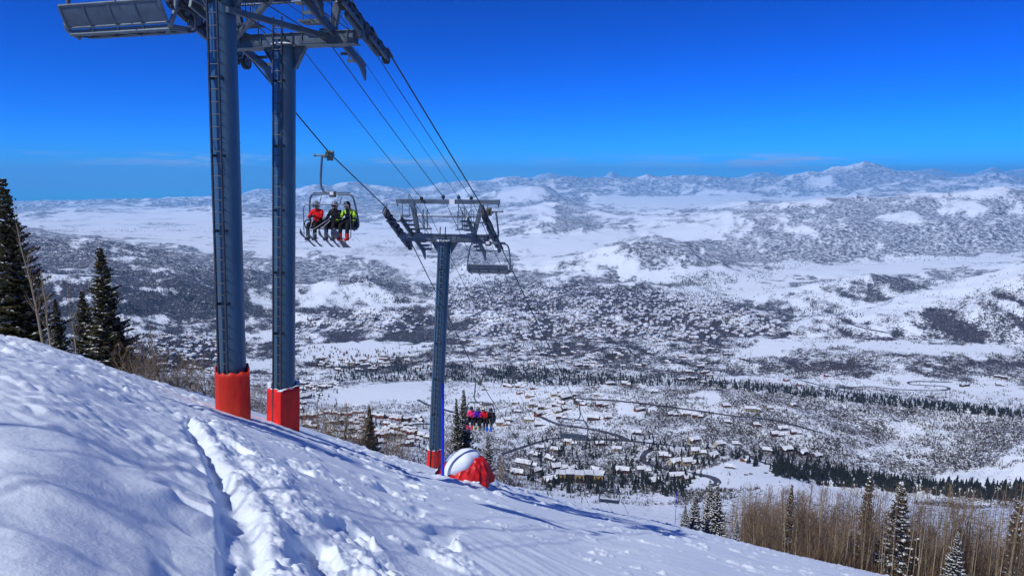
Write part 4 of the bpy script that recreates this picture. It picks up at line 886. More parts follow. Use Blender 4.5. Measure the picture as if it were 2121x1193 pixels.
# ================================================================== NEAR TREES
M_NEED = mat('spruce_needles', (.040, .052, .024), .7, spec=.2, vary=.45, vscale=2.5, vcol=(.13, .105, .04))
M_BARK = mat('spruce_bark', (.13, .085, .06), .9, vary=.35, vscale=8)
M_ASP = mat('aspen_bark', (.33, .26, .17), .8, vary=.3, vscale=3, stretch=(1, 1, .6))
M_TWIG = mat('aspen_twigs', (.115, .072, .045), .85, vary=.4, vscale=.35, vcol=(.23, .15, .09))
M_TSNOW = mat('tree_snow', (.82, .86, .92), .7, spec=.2)
def spruce_parts(h, width, seed, snow=.25, sparse=0.0):
    r = np.random.default_rng(seed); V = []; F = []; MI = []; nv = 0
    nwh = int(h * 4.2); zs = np.linspace(.06, .985, nwh) ** 1.0 * h
    P0 = []; D0 = []; LN = []
    for z in zs:
        f = z / h; L = width * h * (1 - f) ** .9 * (.6 + .4 * min(1, f * 6)) * (.85 + .3 * math.sin(z * 2.3 + seed) ** 2) + .05
        nb_ = int(6 + 5 * (1 - f)); ph = r.random() * 6.28
        for k in range(nb_):
            if r.random() < sparse: continue
            t = ph + 6.283 * (k + .5 * r.random()) / nb_; P0.append((0, 0, z + r.normal() * .07)); l = L * (.5 + .65 * r.random()); LN.append(l); D0.append((math.cos(t), math.sin(t), f))
    P0 = np.array(P0); D0 = np.array(D0); LN = np.array(LN)
    tris = []; tm = []
    for p, d, l in zip(P0, D0, LN):
        n = max(5, int(l * 11)); f = d[2]; u = np.array([d[0], d[1], 0]); s = np.array([-d[1], d[0], 0])
        ts = (np.arange(n) + r.random(n) * .6) / n
        up_ = .45 * f - .38
        for t in ts:
            c = p + u * l * t + np.array([0, 0, l * (up_ * t + .34 * t * t)])
            wd = (.10 + .26 * l * (1 - t)) * (.6 + .5 * r.random()) + .05
            for sg in (-1, 1):
                e = c + s * sg * wd + u * wd * .65 + np.array([0, 0, -.10 * wd - .05 * r.random()]); th = .030 + .035 * r.random() + .02 * wd
                q = u * th * 1.6
                tris.append([c - q, e, c + q]); tm.append(0)
                m = (c + e) / 2 + np.array([0, 0, -.05 - .12 * r.random()]); tris.append([c, e, m]); tm.append(0)
                if r.random() < snow: o = np.array([0, 0, .018 + .02 * r.random()]); cc = c + (e - c) * .15 + o; ee = c + (e - c) * (.65 + .3 * r.random()) + o; q2 = u * th * 2.0; tris.append([cc - q2, ee, cc + q2]); tm.append(1); tris.append([cc - q2 * .6 - o * 1.8, cc + q2 * .2 + o, ee]); tm.append(1)
    T = np.array(tris).reshape(-1, 3); Fi = np.arange(len(T)).reshape(-1, 3); tm = np.array(tm)
    def sub(k):
        sel = tm == k; v = T.reshape(-1, 3, 3)[sel].reshape(-1, 3); return v, np.arange(len(v)).reshape(-1, 3)
    return sub(0), sub(1)
def make_spruce(h, width, seed, snow=.25, sparse=0.):
    root = empty('spruce_tree'); tr = MB(); tr.tube([(0, 0, -1.2), (.02, 0, h * .3), (0, .02, h * .65), (0, 0, h)], [.02 * h + .03, .016 * h + .02, .009 * h + .01, .008], 8); tr.build('trunk', M_BARK, root, smooth=True)
    (v, f), (vs, fs) = spruce_parts(h, width, seed, snow, sparse); cr = mesh_np('crown', v, f, M_NEED, root)
    if len(vs): mesh_np('snow', vs, fs, M_TSNOW, cr)
    return root
def make_aspen(h, seed, spread=.2, dens=1., shrub=False):
    r = random.Random(seed); root = empty('aspen_tree' if not shrub else 'bare_shrub'); tr = MB(); br = MB(); tw = MB()
    def grow(p, d, L, rad, lev, mb, z_frac=0):
        n = 5; q = Vector(p); pts = [q.copy()]; d = Vector(d).normalized()
        for i in range(n):
            d = (d + Vector((r.gauss(0, .09), r.gauss(0, .09), .05 + .05 * lev))).normalized(); q = q + d * L / n; pts.append(q.copy())
        mb.tube(pts, [rad * (1 - .8 * i / n) for i in range(n + 1)], 7 if lev == 0 else (4 if lev == 1 else 3), cap=False); return pts
    stems = 1 if not shrub else 5
    for s_ in range(stems):
        d0 = (r.gauss(0, .03), r.gauss(0, .03), 1) if not shrub else (r.gauss(0, .35), r.gauss(0, .35), 1)
        main = grow((0, 0, -.8), d0, h + .8, .012 * h + .02 if not shrub else .02, 0, tr)
        nb_ = int((h * 2.6 + 6) * dens)
        for k in range(nb_):
            f = (.30 if not shrub else .12) + (.66 if not shrub else .8) * k / nb_; i = min(4, int(f * 5)); p = main[i].lerp(main[i + 1], f * 5 - i); t = r.random() * 6.283; up_ = .7 + .7 * f
            L = spread * h * (1.15 - f) * r.uniform(.6, 1.3) + .25
            b1 = grow(p, (math.cos(t), math.sin(t), up_), L, .0035 * h * (1.2 - f) + .005, 1, br)
            for q in range(int(3 + L * 3.2)):
                g = r.uniform(.15, .98); j = min(4, int(g * 5)); p2 = b1[j].lerp(b1[j + 1], g * 5 - j); t2 = t + r.uniform(-1.3, 1.3)
                b2 = grow(p2, (math.cos(t2), math.sin(t2), r.uniform(.4, 1.3)), L * r.uniform(.25, .5) + .12, .0065, 2, tw)
                for _ in range(3): 
                    p3 = b2[r.randint(1, 5)]; t3 = t2 + r.uniform(-1.2, 1.2); e = p3 + Vector((math.cos(t3), math.sin(t3), r.uniform(.3, 1.2))) * r.uniform(.12, .30); w_ = Vector((-math.sin(t3), math.cos(t3), 0)) * .006
                    tw.add([p3 - w_, p3 + w_, e], [(0, 1, 2)])
    tr.build('trunk', M_ASP, root, smooth=True); bo = br.build('branches', M_ASP, root, smooth=True); tw.build('twigs', M_TWIG, bo); return root
used_first = set()
def plant(proto, loc, h, h0, label, cat, group, rz=None, wid=1.0):
    if id(proto) not in used_first: used_first.add(id(proto)); t = proto
    else: t = copy_tree(proto)
    s = h / h0; t.location = loc; t.scale = (s * wid, s * wid, s); t.rotation_euler = (0, 0, random.random() * 6.28 if rz is None else rz); return tag(t, label, cat, group)
SPR = [(make_spruce(10, .25, 1, .10), 10), (make_spruce(10, .22, 2, .14, .12), 10), (make_spruce(8, .24, 3, .55), 8), (make_spruce(8, .26, 4, .6), 8), (make_spruce(12, .18, 5, .30, .1), 12)]
def tree_at(px, top_py, y, proto, label, grp, wid=1.0, cat='spruce tree', clear=0):
    a, t = ray(px, top_py); x = float(a * y); zt = float(t * y); zb = gz(x, y); h = max(1.0, zt - zb); return plant(proto[0], (x, y, zb - .1), h, proto[1], label, cat, grp, None, wid)
GL = 'spruces along the upper left edge of the slope'
tree_at(4, 362, 21, SPR[0], 'tallest dark spruce, cut by the left edge of the picture', GL, .95)
tree_at(205, 506, 27, SPR[1], 'slender pointed spruce standing left of the nearest tower', GL, 1.1)
tree_at(168, 596, 29, SPR[0], 'smaller spruce close against the left side of the pointed one', GL, 1.0)
tree_at(112, 612, 28, SPR[1], 'thin brownish spruce between the tallest tree and the pointed one', GL, 1.0)
tree_at(250, 672, 27, SPR[0], 'low spruce tucked against the right side of the pointed one', GL, 1.1)
tree_at(60, 640, 25, SPR[1], 'low ragged spruce right beside the tallest one', GL, 1.2)
tree_at(764, 838, 43, SPR[1], 'small dark spruce below the second tower, beyond the brow', 'spruces below the towers', 1.1)
tree_at(945, 822, 50, SPR[4], 'left one of the two tall spruces right behind the lower tower', 'spruces below the towers', .8)
tree_at(960, 804, 51, SPR[4], 'right and taller one of the two spruces behind the lower tower', 'spruces below the towers', .9)
tree_at(1010, 897, 48, SPR[2], 'snow flecked spruce rising behind the red tarpaulin', 'spruces below the towers', .75)
GR = 'snowy spruces on the brow of the piste'
tree_at(1441, 1016, 50, SPR[3], 'snowy spruce with a blunt top, second of the brow group', GR, .95)
tree_at(1420, 1042, 49, SPR[2], 'leftmost and lower spruce of the group on the brow', GR, 1.0)
tree_at(1472, 991, 52, SPR[3], 'tallest snowy spruce of the group on the brow', GR, .8)
tree_at(1487, 997, 51, SPR[2], 'snowy spruce at the right of the tallest one on the brow', GR, .9)
tree_at(1527, 1072, 50, SPR[3], 'smallest snowy spruce, alone at the right of the brow group', GR, .9)
GF = 'spruces among the bare aspens'
tree_at(1641, 1000, 58, SPR[4], 'thin brownish spruce at the left of the aspen wood', GF, .7)
tree_at(1802, 984, 64, SPR[4], 'spruce with a snowy tip in the middle of the aspen wood', GF, .75)
tree_at(1868, 996, 54, SPR[2], 'broad snow laden spruce beside a pale trunk in the aspen wood', GF, 1.0)
tree_at(1985, 1100, 52, SPR[3], 'low snowy spruce under the aspens near the right corner', GF, .9)
tree_at(2112, 1035, 70, SPR[4], 'spruce at the right edge of the picture in the aspen wood', GF, .8)
tree_at(1762, 1095, 56, SPR[3], 'small snowy spruce between the two taller ones in the wood', GF, .8)
ASP = [(make_aspen(9, 10 + i, .20, 1.0), 9) for i in range(5)]
SHR = [(make_aspen(3.2, 30 + i, .30, .9, True), 3.2) for i in range(3)]
def top_at(px, top_py, y, pr, label, grp, wid=1., cat='aspen tree', hmax=99):
    a, t = ray(px, top_py); x = float(a * y); zt = float(t * y); zb = gz(x, y); h = min(hmax, max(.8, zt - zb)); return plant(pr[0], (x, y, max(zb, zt - h) if False else zb), h, pr[1], label, cat, grp, None, wid)
GA = 'bare aspens on the left slope'
top_at(62, 455, 17, ASP[0], 'slender bare aspen with a pale trunk beside the tallest spruce', GA, .75)
top_at(88, 560, 19, ASP[1], 'forked bare aspen just right of the slender one', GA, .9)
top_at(140, 570, 24, ASP[2], 'thin bare aspen in front of the brownish spruce', GA, .6)
top_at(312, 672, 27, ASP[3], 'bare aspen standing in the brush left of the nearest tower', GA, 1.0)
for i, (px, tp, y) in enumerate([(262,705,26),(285,712,27),(300,722,25),(330,715,28),(345,735,27),(360,728,29),(400,742,27),(420,748,28),(275,735,24),(318,742,26),(384,757,28),(438,752,30)]):
    top_at(px, tp, y, SHR[i % 3], 'bare twiggy brown shrub in the thicket left of the nearest tower', 'bare shrubs left of the nearest tower', 1.3, 'shrub')
for i, (px, tp, y) in enumerate([(640,842,37),(655,826,38),(672,838,36),(690,832,40),(705,828,41),(720,845,40),(738,850,42),(748,872,42),(800,880,46),(815,862,47),(835,890,47),(690,862,36),(540,790,33),(1040,930,52),(1052,952,54),(1030,960,50),(925,900,50),(982,915,52)]):
    top_at(px, tp, y, ASP[i % 5] if i in (1, 4, 9, 13) else SHR[i % 3], 'bare pale twigged shrub growing below the towers beyond the brow', 'bare shrubs below the towers', 1.2, 'shrub')
# the aspen wood
rw = random.Random(9); nA = 0
side = lambda px: 'left part' if px < 1700 else ('middle' if px < 1900 else 'right part')
cands = []; WOOD = []
for k in range(1500):
    px = rw.uniform(1535, 2330) if k % 8 else rw.uniform(1450, 1600); y = 54 + 150 * rw.random() ** 1.5
    cands.append((px, y))
for px, y in cands:
    if nA >= 265: break
    a, _ = ray(px, 1080); x = float(a * y)
    zb = gz(x, y); top = 990 + 28 * rw.random() + 38 * max(0, (1660 - px) / 130) + (12 if px > 1900 else 0)
    _, t = ray(px, top); h = (float(t) * y - zb) * rw.uniform(.72, 1.02)
    if h < 3.5 or px > 2150 and y < 60: continue
    h = min(h, 19 * rw.uniform(.85, 1.05))
    plant(ASP[nA % 5][0], (x, y, zb - .1), h, 9, 'bare brown aspen in the %s of the wood at the lower right' % side(px), 'aspen tree', 'bare aspens of the wood', None, 1.15 * 9 / max(h, 8)); nA += 1; WOOD.append((x, y, zb, h))
# undergrowth between the trunks
def twig_field(n, fn, hh, name, label, cat):
    V = []; r = RNG
    pts = fn(n); n = len(pts); k = 9
    base_ = np.repeat(pts, k, 0); t = r.random(len(base_)) * 6.283; h = hh * (.4 + .8 * r.random(len(base_))); sp = h * .35
    dx = np.cos(t); dy = np.sin(t); w_ = .02 + .012 * r.random(len(base_))
    b0 = base_ + np.stack([dx * .15, dy * .15, -.1 + 0 * t], 1); s = np.stack([-dy, dx, 0 * t], 1) * w_[:, None]
    top = base_ + np.stack([dx * sp * r.random(len(t)) * 2, dy * sp * r.random(len(t)) * 2, h], 1)
    V = np.stack([b0 - s, b0 + s, top], 1).reshape(-1, 3); o = mesh_np(name, V, np.arange(len(V)).reshape(-1, 3), M_TWIG); tag(o, label, cat, None, 'stuff')
def wood_pts(n):
    px = 1540 + 810 * RNG.random(n) ** .8; y = 52 + 140 * RNG.random(n) ** 1.3; a, _ = ray(px, 1080); x = a * y; z = np.where(y < 78, base(x, np.minimum(y, 78)), H(x, np.maximum(y, 76))); return np.stack([x, y, z], 1)
twig_field(7000, wood_pts, 2.2, 'undergrowth', 'bare brown saplings and brush between the aspens', 'brush')

# the haze of fine twigs the wood is made of
def twig_cloud(n):
    r = RNG; W = np.array(WOOD); q = wood_pts(2600); _, tt = ray(0, 1010); h = np.clip(tt * q[:, 1] - q[:, 2], 3, 17) * (.55 + .5 * r.random(len(q))); W = np.concatenate([W, np.column_stack([q, h])])
    i = r.integers(0, len(W), n); w_ = W[i]; f = .22 + .78 * r.random(n) ** .75; rad = w_[:, 3] * .13 * (1.15 - f) * r.random(n) ** .5 + .05; t = r.random(n) * 6.283
    b = np.stack([w_[:, 0] + rad * np.cos(t), w_[:, 1] + rad * np.sin(t), w_[:, 2] + w_[:, 3] * f], 1); t2 = t + r.normal(0, .7, n)
    d = np.stack([np.cos(t2) * .7, np.sin(t2) * .7, .3 + .8 * r.random(n)], 1) * (.18 + .42 * r.random(n))[:, None]; s = np.stack([-np.sin(t2), np.cos(t2), 0 * t], 1) * .013
    V = np.stack([b - s, b + s, b + d], 1).reshape(-1, 3)
    o = mesh_np('fine_twigs', V, np.arange(len(V)).reshape(-1, 3), M_TWIG); tag(o, 'fine brown twigs of the bare young aspens in the wood', 'twigs', None, 'stuff')
    m = len(q); k = 5; dx = r.normal(0, .25, m); a_ = np.arange(k) * 2 * np.pi / k; rr = .012 + .005 * h   # their pale stems
    B = np.stack([q[:, None, 0] + rr[:, None] * np.cos(a_), q[:, None, 1] + rr[:, None] * np.sin(a_), np.repeat(q[:, 2:3] - .3, k, 1)], -1)
    T = np.stack([q[:, None, 0] + dx[:, None] + .2 * rr[:, None] * np.cos(a_), q[:, None, 1] + .2 * rr[:, None] * np.sin(a_), np.repeat((q[:, 2] + h)[:, None], k, 1)], -1)
    V = np.concatenate([B, T], 1).reshape(-1, 3); F = np.array([(j, (j + 1) % k, k + (j + 1) % k, k + j) for j in range(k)])[None] + (np.arange(m) * 2 * k)[:, None, None]
    o = mesh_np('young_aspens', V, F.reshape(-1, 4), M_ASP, smooth=True); tag(o, 'crowd of thin pale aspen stems filling the wood', 'aspen stems', None, 'stuff')
twig_cloud(620000)
# ================================================================== THE VALLEY: scrub, conifers, roads, houses
M_CON = mat('far_conifer', (.026, .032, .030), .85, spec=.1, vary=.3, vscale=.05)
M_SCR = mat('scrub_twigs', (.06, .050, .052), .9, spec=.05, vary=.4, vscale=.02, vcol=(.12, .098, .092))
M_ROAD = mat('wet_asphalt', (.07, .07, .08), .6, vary=.3, vscale=.1)
M_COT = mat('cottonwood', (.16, .085, .045), .9, vary=.3, vscale=.05)
YMAX = 7000.
def vis_xyz(px, py, ymin=300.):
    """terrain points for many photo pixels"""
    a, t = ray(px, py); j = np.clip(np.interp(a, acol, np.arange(NC)).round().astype(int), 0, NC - 1)
    S = ZF[:, j] / yrow[:, None]; ok = (S >= t[None, :]) & (yrow[:, None] > ymin); i = ok.argmax(0); good = ok.any(0) & (i > 0)
    i = np.maximum(i, 1); c = np.arange(len(j)); s0 = S[i - 1, c]; s1 = S[i, c]; f = np.clip((t - s0) / (s1 - s0 + 1e-12), 0, 1)
    y = yrow[i - 1] + f * (yrow[i] - yrow[i - 1]); x = a * y; return np.stack([x, y, H(x, y)], 1)[good], good
def in_poly_pts(P, n, seed):
    r = np.random.default_rng(seed); P = np.array(P, float); x0, y0 = P.min(0); x1, y1 = P.max(0)
    X = r.uniform(x0, x1, n * 6); Y = r.uniform(y0, y1, n * 6); m = inpoly(X, Y, [tuple(p) for p in P]); return X[m][:n], Y[m][:n]
# ---- roads first (so that trees and houses keep off them)
ROADS = [
 ([(1180,826),(1271,830),(1362,840),(1422,848),(1513,861),(1603,871),(1700,896)], 7, 'narrow grey road across the hillside of scattered houses'),
 ([(1040,940),(1060,934),(1105,919),(1150,908),(1211,911),(1286,912),(1362,920),(1400,924)], 8, 'road curving through the chalets above the condominium block'),
 ([(1112,860),(1129,868),(1160,880),(1205,886),(1256,896),(1301,911)], 7, 'road descending under the middle empty chair'),
 ([(1350,930),(1335,940),(1332,955),(1362,967),(1416,978),(1470,988),(1486,1000),(1470,1008)], 8, 'dark road bending down to the snowy clearing'),
 ([(1531,928),(1558,949),(1580,958),(1640,975)], 7, 'short dark road under the lower row of houses'),
 ([(1655,787),(1725,805),(1787,820)], 8, 'straight road falling to the conifer belt on the right'),
 ([(1729,805),(1770,802),(1808,801),(1850,806),(1890,808),(1930,809),(1957,808),(1966,804),(1950,800),(1910,798),(1886,796),(1882,792),(1900,790),(1940,791),(1973,792)], 8, 'looping driveway on the open snow at the right'),
 ([(1330,706),(1311,711),(1300,719),(1305,727),(1308,732),(1327,743),(1322,752),(1316,764)], 9, 'dark S shaped road in the middle of the residential area'),
 ([(1373,748),(1429,758),(1509,772),(1560,778)], 8, 'long thin road running right from the residential area'),
 ([(1464,739),(1450,748),(1450,754),(1453,760),(1437,770),(1436,777),(1442,783),(1456,789)], 8, 'curling grey road near the row of town houses'),
 ([(860,672),(830,678),(823,683),(835,687),(853,689),(884,698),(896,704),(890,709)], 12, 'curved road behind the lower tower'),
 ([(680,690),(700,698),(720,703),(745,710)], 12, 'straight grey road edging the large white field'),
 ([(866,828),(880,836),(890,840),(935,853),(960,860)], 8, 'road beside the golf course left of the lower tower'),
 ([(700,905),(735,895),(760,893),(800,890),(850,880),(890,878)], 7, 'thin road below the rows of condominiums'),
 ([(385,718),(405,740),(425,765)], 16, 'broad dark street at the left of the nearest tower'),
 ([(950,600),(962,590),(985,575),(1005,560)], 18, 'main street of the far town'),
 ([(1740,658),(1752,668),(1790,680),(1840,690)], 9, 'snowy track cut into the white slope at the right'),
]
for P, wdt, lab in ROADS:
    q = bend([(x, y, 0) for x, y in P], 10); px = np.array([v[0] for v in q]); py = np.array([v[1] for v in q]); pts, gd = vis_xyz(px, py)
    if len(pts) < 3: continue
    keep = [0]
    for k in range(1, len(pts)):
        if abs(pts[k][1] - pts[keep[-1]][1]) < 160: keep.append(k)
    pts = pts[keep]
    if len(pts) < 3: continue
    d = np.gradient(pts[:, :2], axis=0); d /= np.linalg.norm(d, axis=1)[:, None] + 1e-9; nrm = np.stack([-d[:, 1], d[:, 0]], 1)
    V = []; 
    for off in (-.5, 0, .5):
        xy = pts[:, :2] + nrm * wdt * off; z = np.maximum(H(xy[:, 0], xy[:, 1]), pts[:, 2] - 2) + .9; V.append(np.column_stack([xy, z]))
    n = len(pts); V = np.concatenate(V); F = [(k, k + 1, n + k + 1, n + k) for k in range(n - 1)] + [(n + k, n + k + 1, 2 * n + k + 1, 2 * n + k) for k in range(n - 1)]
    o = mesh_np('road', V, np.array(F), M_ROAD, smooth=True); tag(o, lab, None, None, 'structure')
# ---- scrub: every clump a fan of bare stems
def clumps(pts, size, nsp, name, mt, lab, cat, spread=.55, wd=.16):
    r = RNG; b = np.repeat(pts, nsp, 0); s = np.repeat(size, nsp); n = len(b); t = r.random(n) * 6.283; dx, dy = np.cos(t), np.sin(t)
    o = b + np.stack([dx * s * .35 * r.random(n), dy * s * .35 * r.random(n), -.1 * s], 1); side = np.stack([-dy, dx, 0 * t], 1) * (s * wd * (.6 + .8 * r.random(n)))[:, None]
    h = s * (.6 + .7 * r.random(n)); top = o + np.stack([dx * s * spread * r.random(n), dy * s * spread * r.random(n), h + .1 * s], 1)
    V = np.stack([o - side * .5, o + side * .5, top + side * .3, top - side * .25], 1).reshape(-1, 3)
    ob = mesh_np(name, V, np.arange(len(V)).reshape(-1, 4), mt); tag(ob, lab, cat, None, 'stuff'); return ob
def sample_view(n, py0, py1, seed, pw=1.0):
    r = np.random.default_rng(seed); px = r.uniform(-30, 2300, n); py = py0 + (py1 - py0) * r.random(n) ** pw
    pts, g = vis_xyz(px, py); return pts
P = sample_view(430000, 560, 1120, 21)
cv = at_grid(CV, P[:, 0], P[:, 1]); nz_ = fbm(P[:, 0], P[:, 1], 55, 3, 70) * 1.6 + fbm(P[:, 0], P[:, 1], 260, 3, 75)
P = P[(RNG.random(len(P)) < np.clip((np.minimum(cv, .72) - .04) * 1.2 + nz_ * .95 * (cv > .1), 0, 1)) & (P[:, 1] > 620) & (P[:, 1] < 6200)]
sz = (1.3 + P[:, 1] * .0011) * (.5 + .9 * RNG.random(len(P)) ** 1.5)
clumps(P, sz, 5, 'scrub', M_SCR, 'leafless grey brown oak brush and young aspen on the snowy hills', 'scrub')
# ---- conifers
CONI = [
 ([(690,764),(900,758),(1100,761),(1250,775),(1250,800),(1100,798),(900,789),(690,792)], 900, 14, 'dark conifer belt across the valley floor below the residential area'),
 ([(1240,776),(1480,782),(1480,801),(1240,797)], 260, 13, 'dark conifer belt right of the centre, above the hillside houses'),
 ([(1480,786),(1740,812),(2121,852),(2121,868),(1740,831),(1480,802)], 700, 13, 'conifers along the crest of the scrub covered hill on the right'),
 ([(1600,962),(1700,970),(1800,985),(1900,1000),(2121,1005),(2121,1040),(1880,1022),(1700,1005),(1600,985)], 650, 13, 'dark creek side conifers above the aspen wood'),
 ([(1480,940),(1640,930),(1720,960),(1620,985),(1520,955)], 90, 11, 'conifers round the lowest houses on the right'),
 ([(1080,915),(1360,905),(1500,930),(1440,1010),(1100,1005)], 300, 10, 'conifers between the chalets above the piste'),
 ([(1060,985),(1420,985),(1430,1030),(1150,1020)], 210, 10, 'row of conifers at the foot of the piste'),
 ([(1380,600),(1400,572),(1470,560),(1530,566),(1530,588),(1440,594)], 320, 15, 'dense dark conifer wood on the knoll beyond the town'),
 ([(1530,570),(1600,548),(1680,535),(1760,535),(1660,552),(1560,584)], 220, 15, 'conifers along the far river'),
 ([(690,572),(760,572),(830,585),(848,604),(760,592)], 150, 15, 'conifers on the small ski hill beyond the towers'),
 ([(750,602),(830,617),(840,632),(760,614)], 80, 14, 'conifers below the small ski hill'),
 ([(225,628),(300,636),(325,662),(250,655)], 130, 14, 'cluster of conifers on the left hillside'),
 ([(250,605),(340,600),(440,628),(440,642),(350,612)], 150, 14, 'conifers streaking down the left hillside'),
 ([(930,575),(1100,572),(1250,592),(1540,612),(1560,650),(1200,645),(930,642)], 2000, 15, 'conifers and bare trees among the houses of the far town'),
 ([(1560,648),(1660,636),(1790,650),(1790,660),(1560,656)], 160, 13, 'thin conifer line at the foot of the round hill'),
 ([(620,716),(700,725),(900,715),(900,760),(620,768)], 200, 11, 'scattered conifers between the white fields'),
 ([(250,688),(450,695),(450,765),(380,772),(250,735)], 330, 12, 'conifers among the houses left of the nearest tower'),
 ([(620,640),(900,632),(960,655),(1560,650),(1560,780),(1160,765),(900,712),(640,690)], 1500, 9, 'conifers scattered through the residential area'),
 ([(610,780),(700,780),(700,860),(880,865),(880,930),(620,880)], 160, 10, 'conifers round the condominium rows'),
 ([(1700,640),(2121,560),(2121,700),(1750,690)], 40, 9, 'single conifers on the wide white slope at the right'),
 ([(500,480),(900,484),(1060,560),(900,520),(500,492)], 200, 16, 'tree line across the far white plain'),
 ([(0,478),(440,470),(800,474),(440,484)], 220, 18, 'thin tree lines on the far plain at the left'),
 ([(1560,548),(1860,530),(2121,520),(2121,532),(1860,545),(1600,560)], 260, 16, 'tree line at the foot of the far right hill'),
]
CP_, CH_, CL_ = [], [], []
for i, (poly, n, h, lab) in enumerate(CONI):
    X, Y = in_poly_pts(poly, n, 200 + i); pts, g = vis_xyz(X, Y)
    CP_.append(pts); CH_.append(h * (.5 + .8 * RNG.random(len(pts)))); CL_ += [lab] * len(pts)
CPn, CHn = np.concatenate(CP_), np.concatenate(CH_); CLn = np.array(CL_, object)
def conifer_geo(seed, tiers=5, n=7):
    r = np.random.default_rng(seed); V = []; F = []
    for k in range(tiers):
        z0 = .10 + .84 * k / tiers; z1 = z0 + .36 * (1 - k / tiers * .4); rad = .19 * (1 - k / tiers) + .035; b = len(V); V.append((0, 0, min(z1, 1)))
        for i in range(n * 2):
            t = 6.283 * i / (n * 2) + k; rr = rad * (1 if i % 2 == 0 else .5) * (.75 + .5 * r.random()); V.append((rr * math.cos(t), rr * math.sin(t), z0 - .02 * r.random()))
        for i in range(n * 2): F.append((b, b + 1 + i, b + 1 + (i + 1) % (n * 2)))
    return V, F
def conifer_proto(seed):
    root = empty('conifer_tree'); m = MB(); m.tube([(0, 0, -.06), (0, 0, .9)], [.018, .006], 5); m.build('trunk', M_BARK, root); c = MB(); c.add(*conifer_geo(seed)); co_ = c.build('crown', M_CON, root); return root
CPR = [conifer_proto(50 + i) for i in range(4)]
order = np.argsort(-(CHn / CPn[:, 1])); near_i, far_i = order[:290], order[290:]
for q, i in enumerate(near_i):
    plant(CPR[q % 4], tuple(CPn[i]), float(CHn[i]), 1.0, 'one of the ' + CLn[i], 'conifer', CLn[i], None, 1.0)
def mass(pts, hs, geo, name, mt, lab, cat, wid=1.0):
    V0, F0 = np.array(geo[0]), np.array(geo[1]); n = len(pts); a = RNG.random(n) * 6.283; ca_, sa = np.cos(a), np.sin(a)
    x = V0[None, :, 0] * ca_[:, None] - V0[None, :, 1] * sa[:, None]; y = V0[None, :, 0] * sa[:, None] + V0[None, :, 1] * ca_[:, None]
    V = np.stack([x * hs[:, None] * wid, y * hs[:, None] * wid, np.repeat(V0[None, :, 2], n, 0) * hs[:, None]], -1) + pts[:, None, :]
    F = F0[None] + (np.arange(n) * len(V0))[:, None, None]; ob = mesh_np(name, V.reshape(-1, 3), F.reshape(-1, F0.shape[1]), mt); return tag(ob, lab, cat, None, 'stuff')
mass(CPn[far_i], CHn[far_i], conifer_geo(9, 3, 5), 'distant_conifers', M_CON, 'dark conifers spread over the valley and the far hills', 'conifers')
COTP = [([(930,578),(1250,592),(1540,612),(1560,650),(1200,645),(930,642)], 700), ([(640,715),(880,735),(870,760),(640,765)], 120), ([(1150,672),(1330,672),(1330,690),(1150,690)], 160), ([(620,640),(900,640),(880,660),(640,668)], 220), ([(260,690),(450,695),(450,765),(300,760)], 240), ([(1250,655),(1560,640),(1560,700),(1250,700)], 200)]
cp = np.concatenate([vis_xyz(*in_poly_pts(p, n, 300 + i))[0] for i, (p, n) in enumerate(COTP)])
clumps(cp, 7 + 5 * RNG.random(len(cp)), 9, 'cottonwoods', M_COT, 'rust brown bare cottonwoods between the houses of the town', 'bare trees', .5, .22)

# ---- houses
WALLC = {'dark brown': (.075, .035, .022), 'reddish brown': (.17, .05, .03), 'tan': (.32, .22, .12), 'grey': (.16, .16, .17), 'cream': (.45, .38, .25), 'barn red': (.24, .03, .02)}
M_WALL = {k: mat(k.replace(' ', '_') + '_wall', c, .8, vary=.25, vscale=.6) for k, c in WALLC.items()}
M_ROOF = mat('snowy_roof', (.68, .73, .79), .7, vary=.25, vscale=.12, vcol=(.8, .85, .9)); M_EAVE = mat('roof_edge', (.06, .045, .04), .8); M_WIN = mat('window_glass', (.02, .025, .035), .15, spec=.7); M_STONE = mat('chimney_stone', (.22, .19, .17), .9, vary=.3, vscale=2)
def gable(c, L_, W, z0, h, rh, walls, roof, ov=.9):
    """gabled block: L_ along x, W along y"""
    x, y = c; a, b = L_ / 2, W / 2
    walls.add([(x - a, y - b, z0), (x + a, y - b, z0), (x + a, y + b, z0), (x - a, y + b, z0), (x - a, y - b, h), (x + a, y - b, h), (x + a, y + b, h), (x - a, y + b, h), (x - a, y, h + rh * .96), (x + a, y, h + rh * .96)],
              [(0, 1, 5, 4), (1, 2, 6, 9, 5), (2, 3, 7, 6), (3, 0, 4, 8, 7)])
    A, B = a + ov, b + ov; e = h - rh * ov / b; t = .55
    for s in (-1, 1):
        v = [(x - A, y + s * B, e), (x + A, y + s * B, e), (x + A, y, h + rh), (x - A, y, h + rh)]; v2 = [(p[0], p[1], p[2] + t) for p in v]
        roof.add(v2, [(0, 1, 2, 3)] if s < 0 else [(3, 2, 1, 0)], 0); roof.add(v + v2, [(0, 4, 5, 1), (1, 5, 6, 2), (3, 7, 4, 0), (3, 2, 1, 0)], 1)
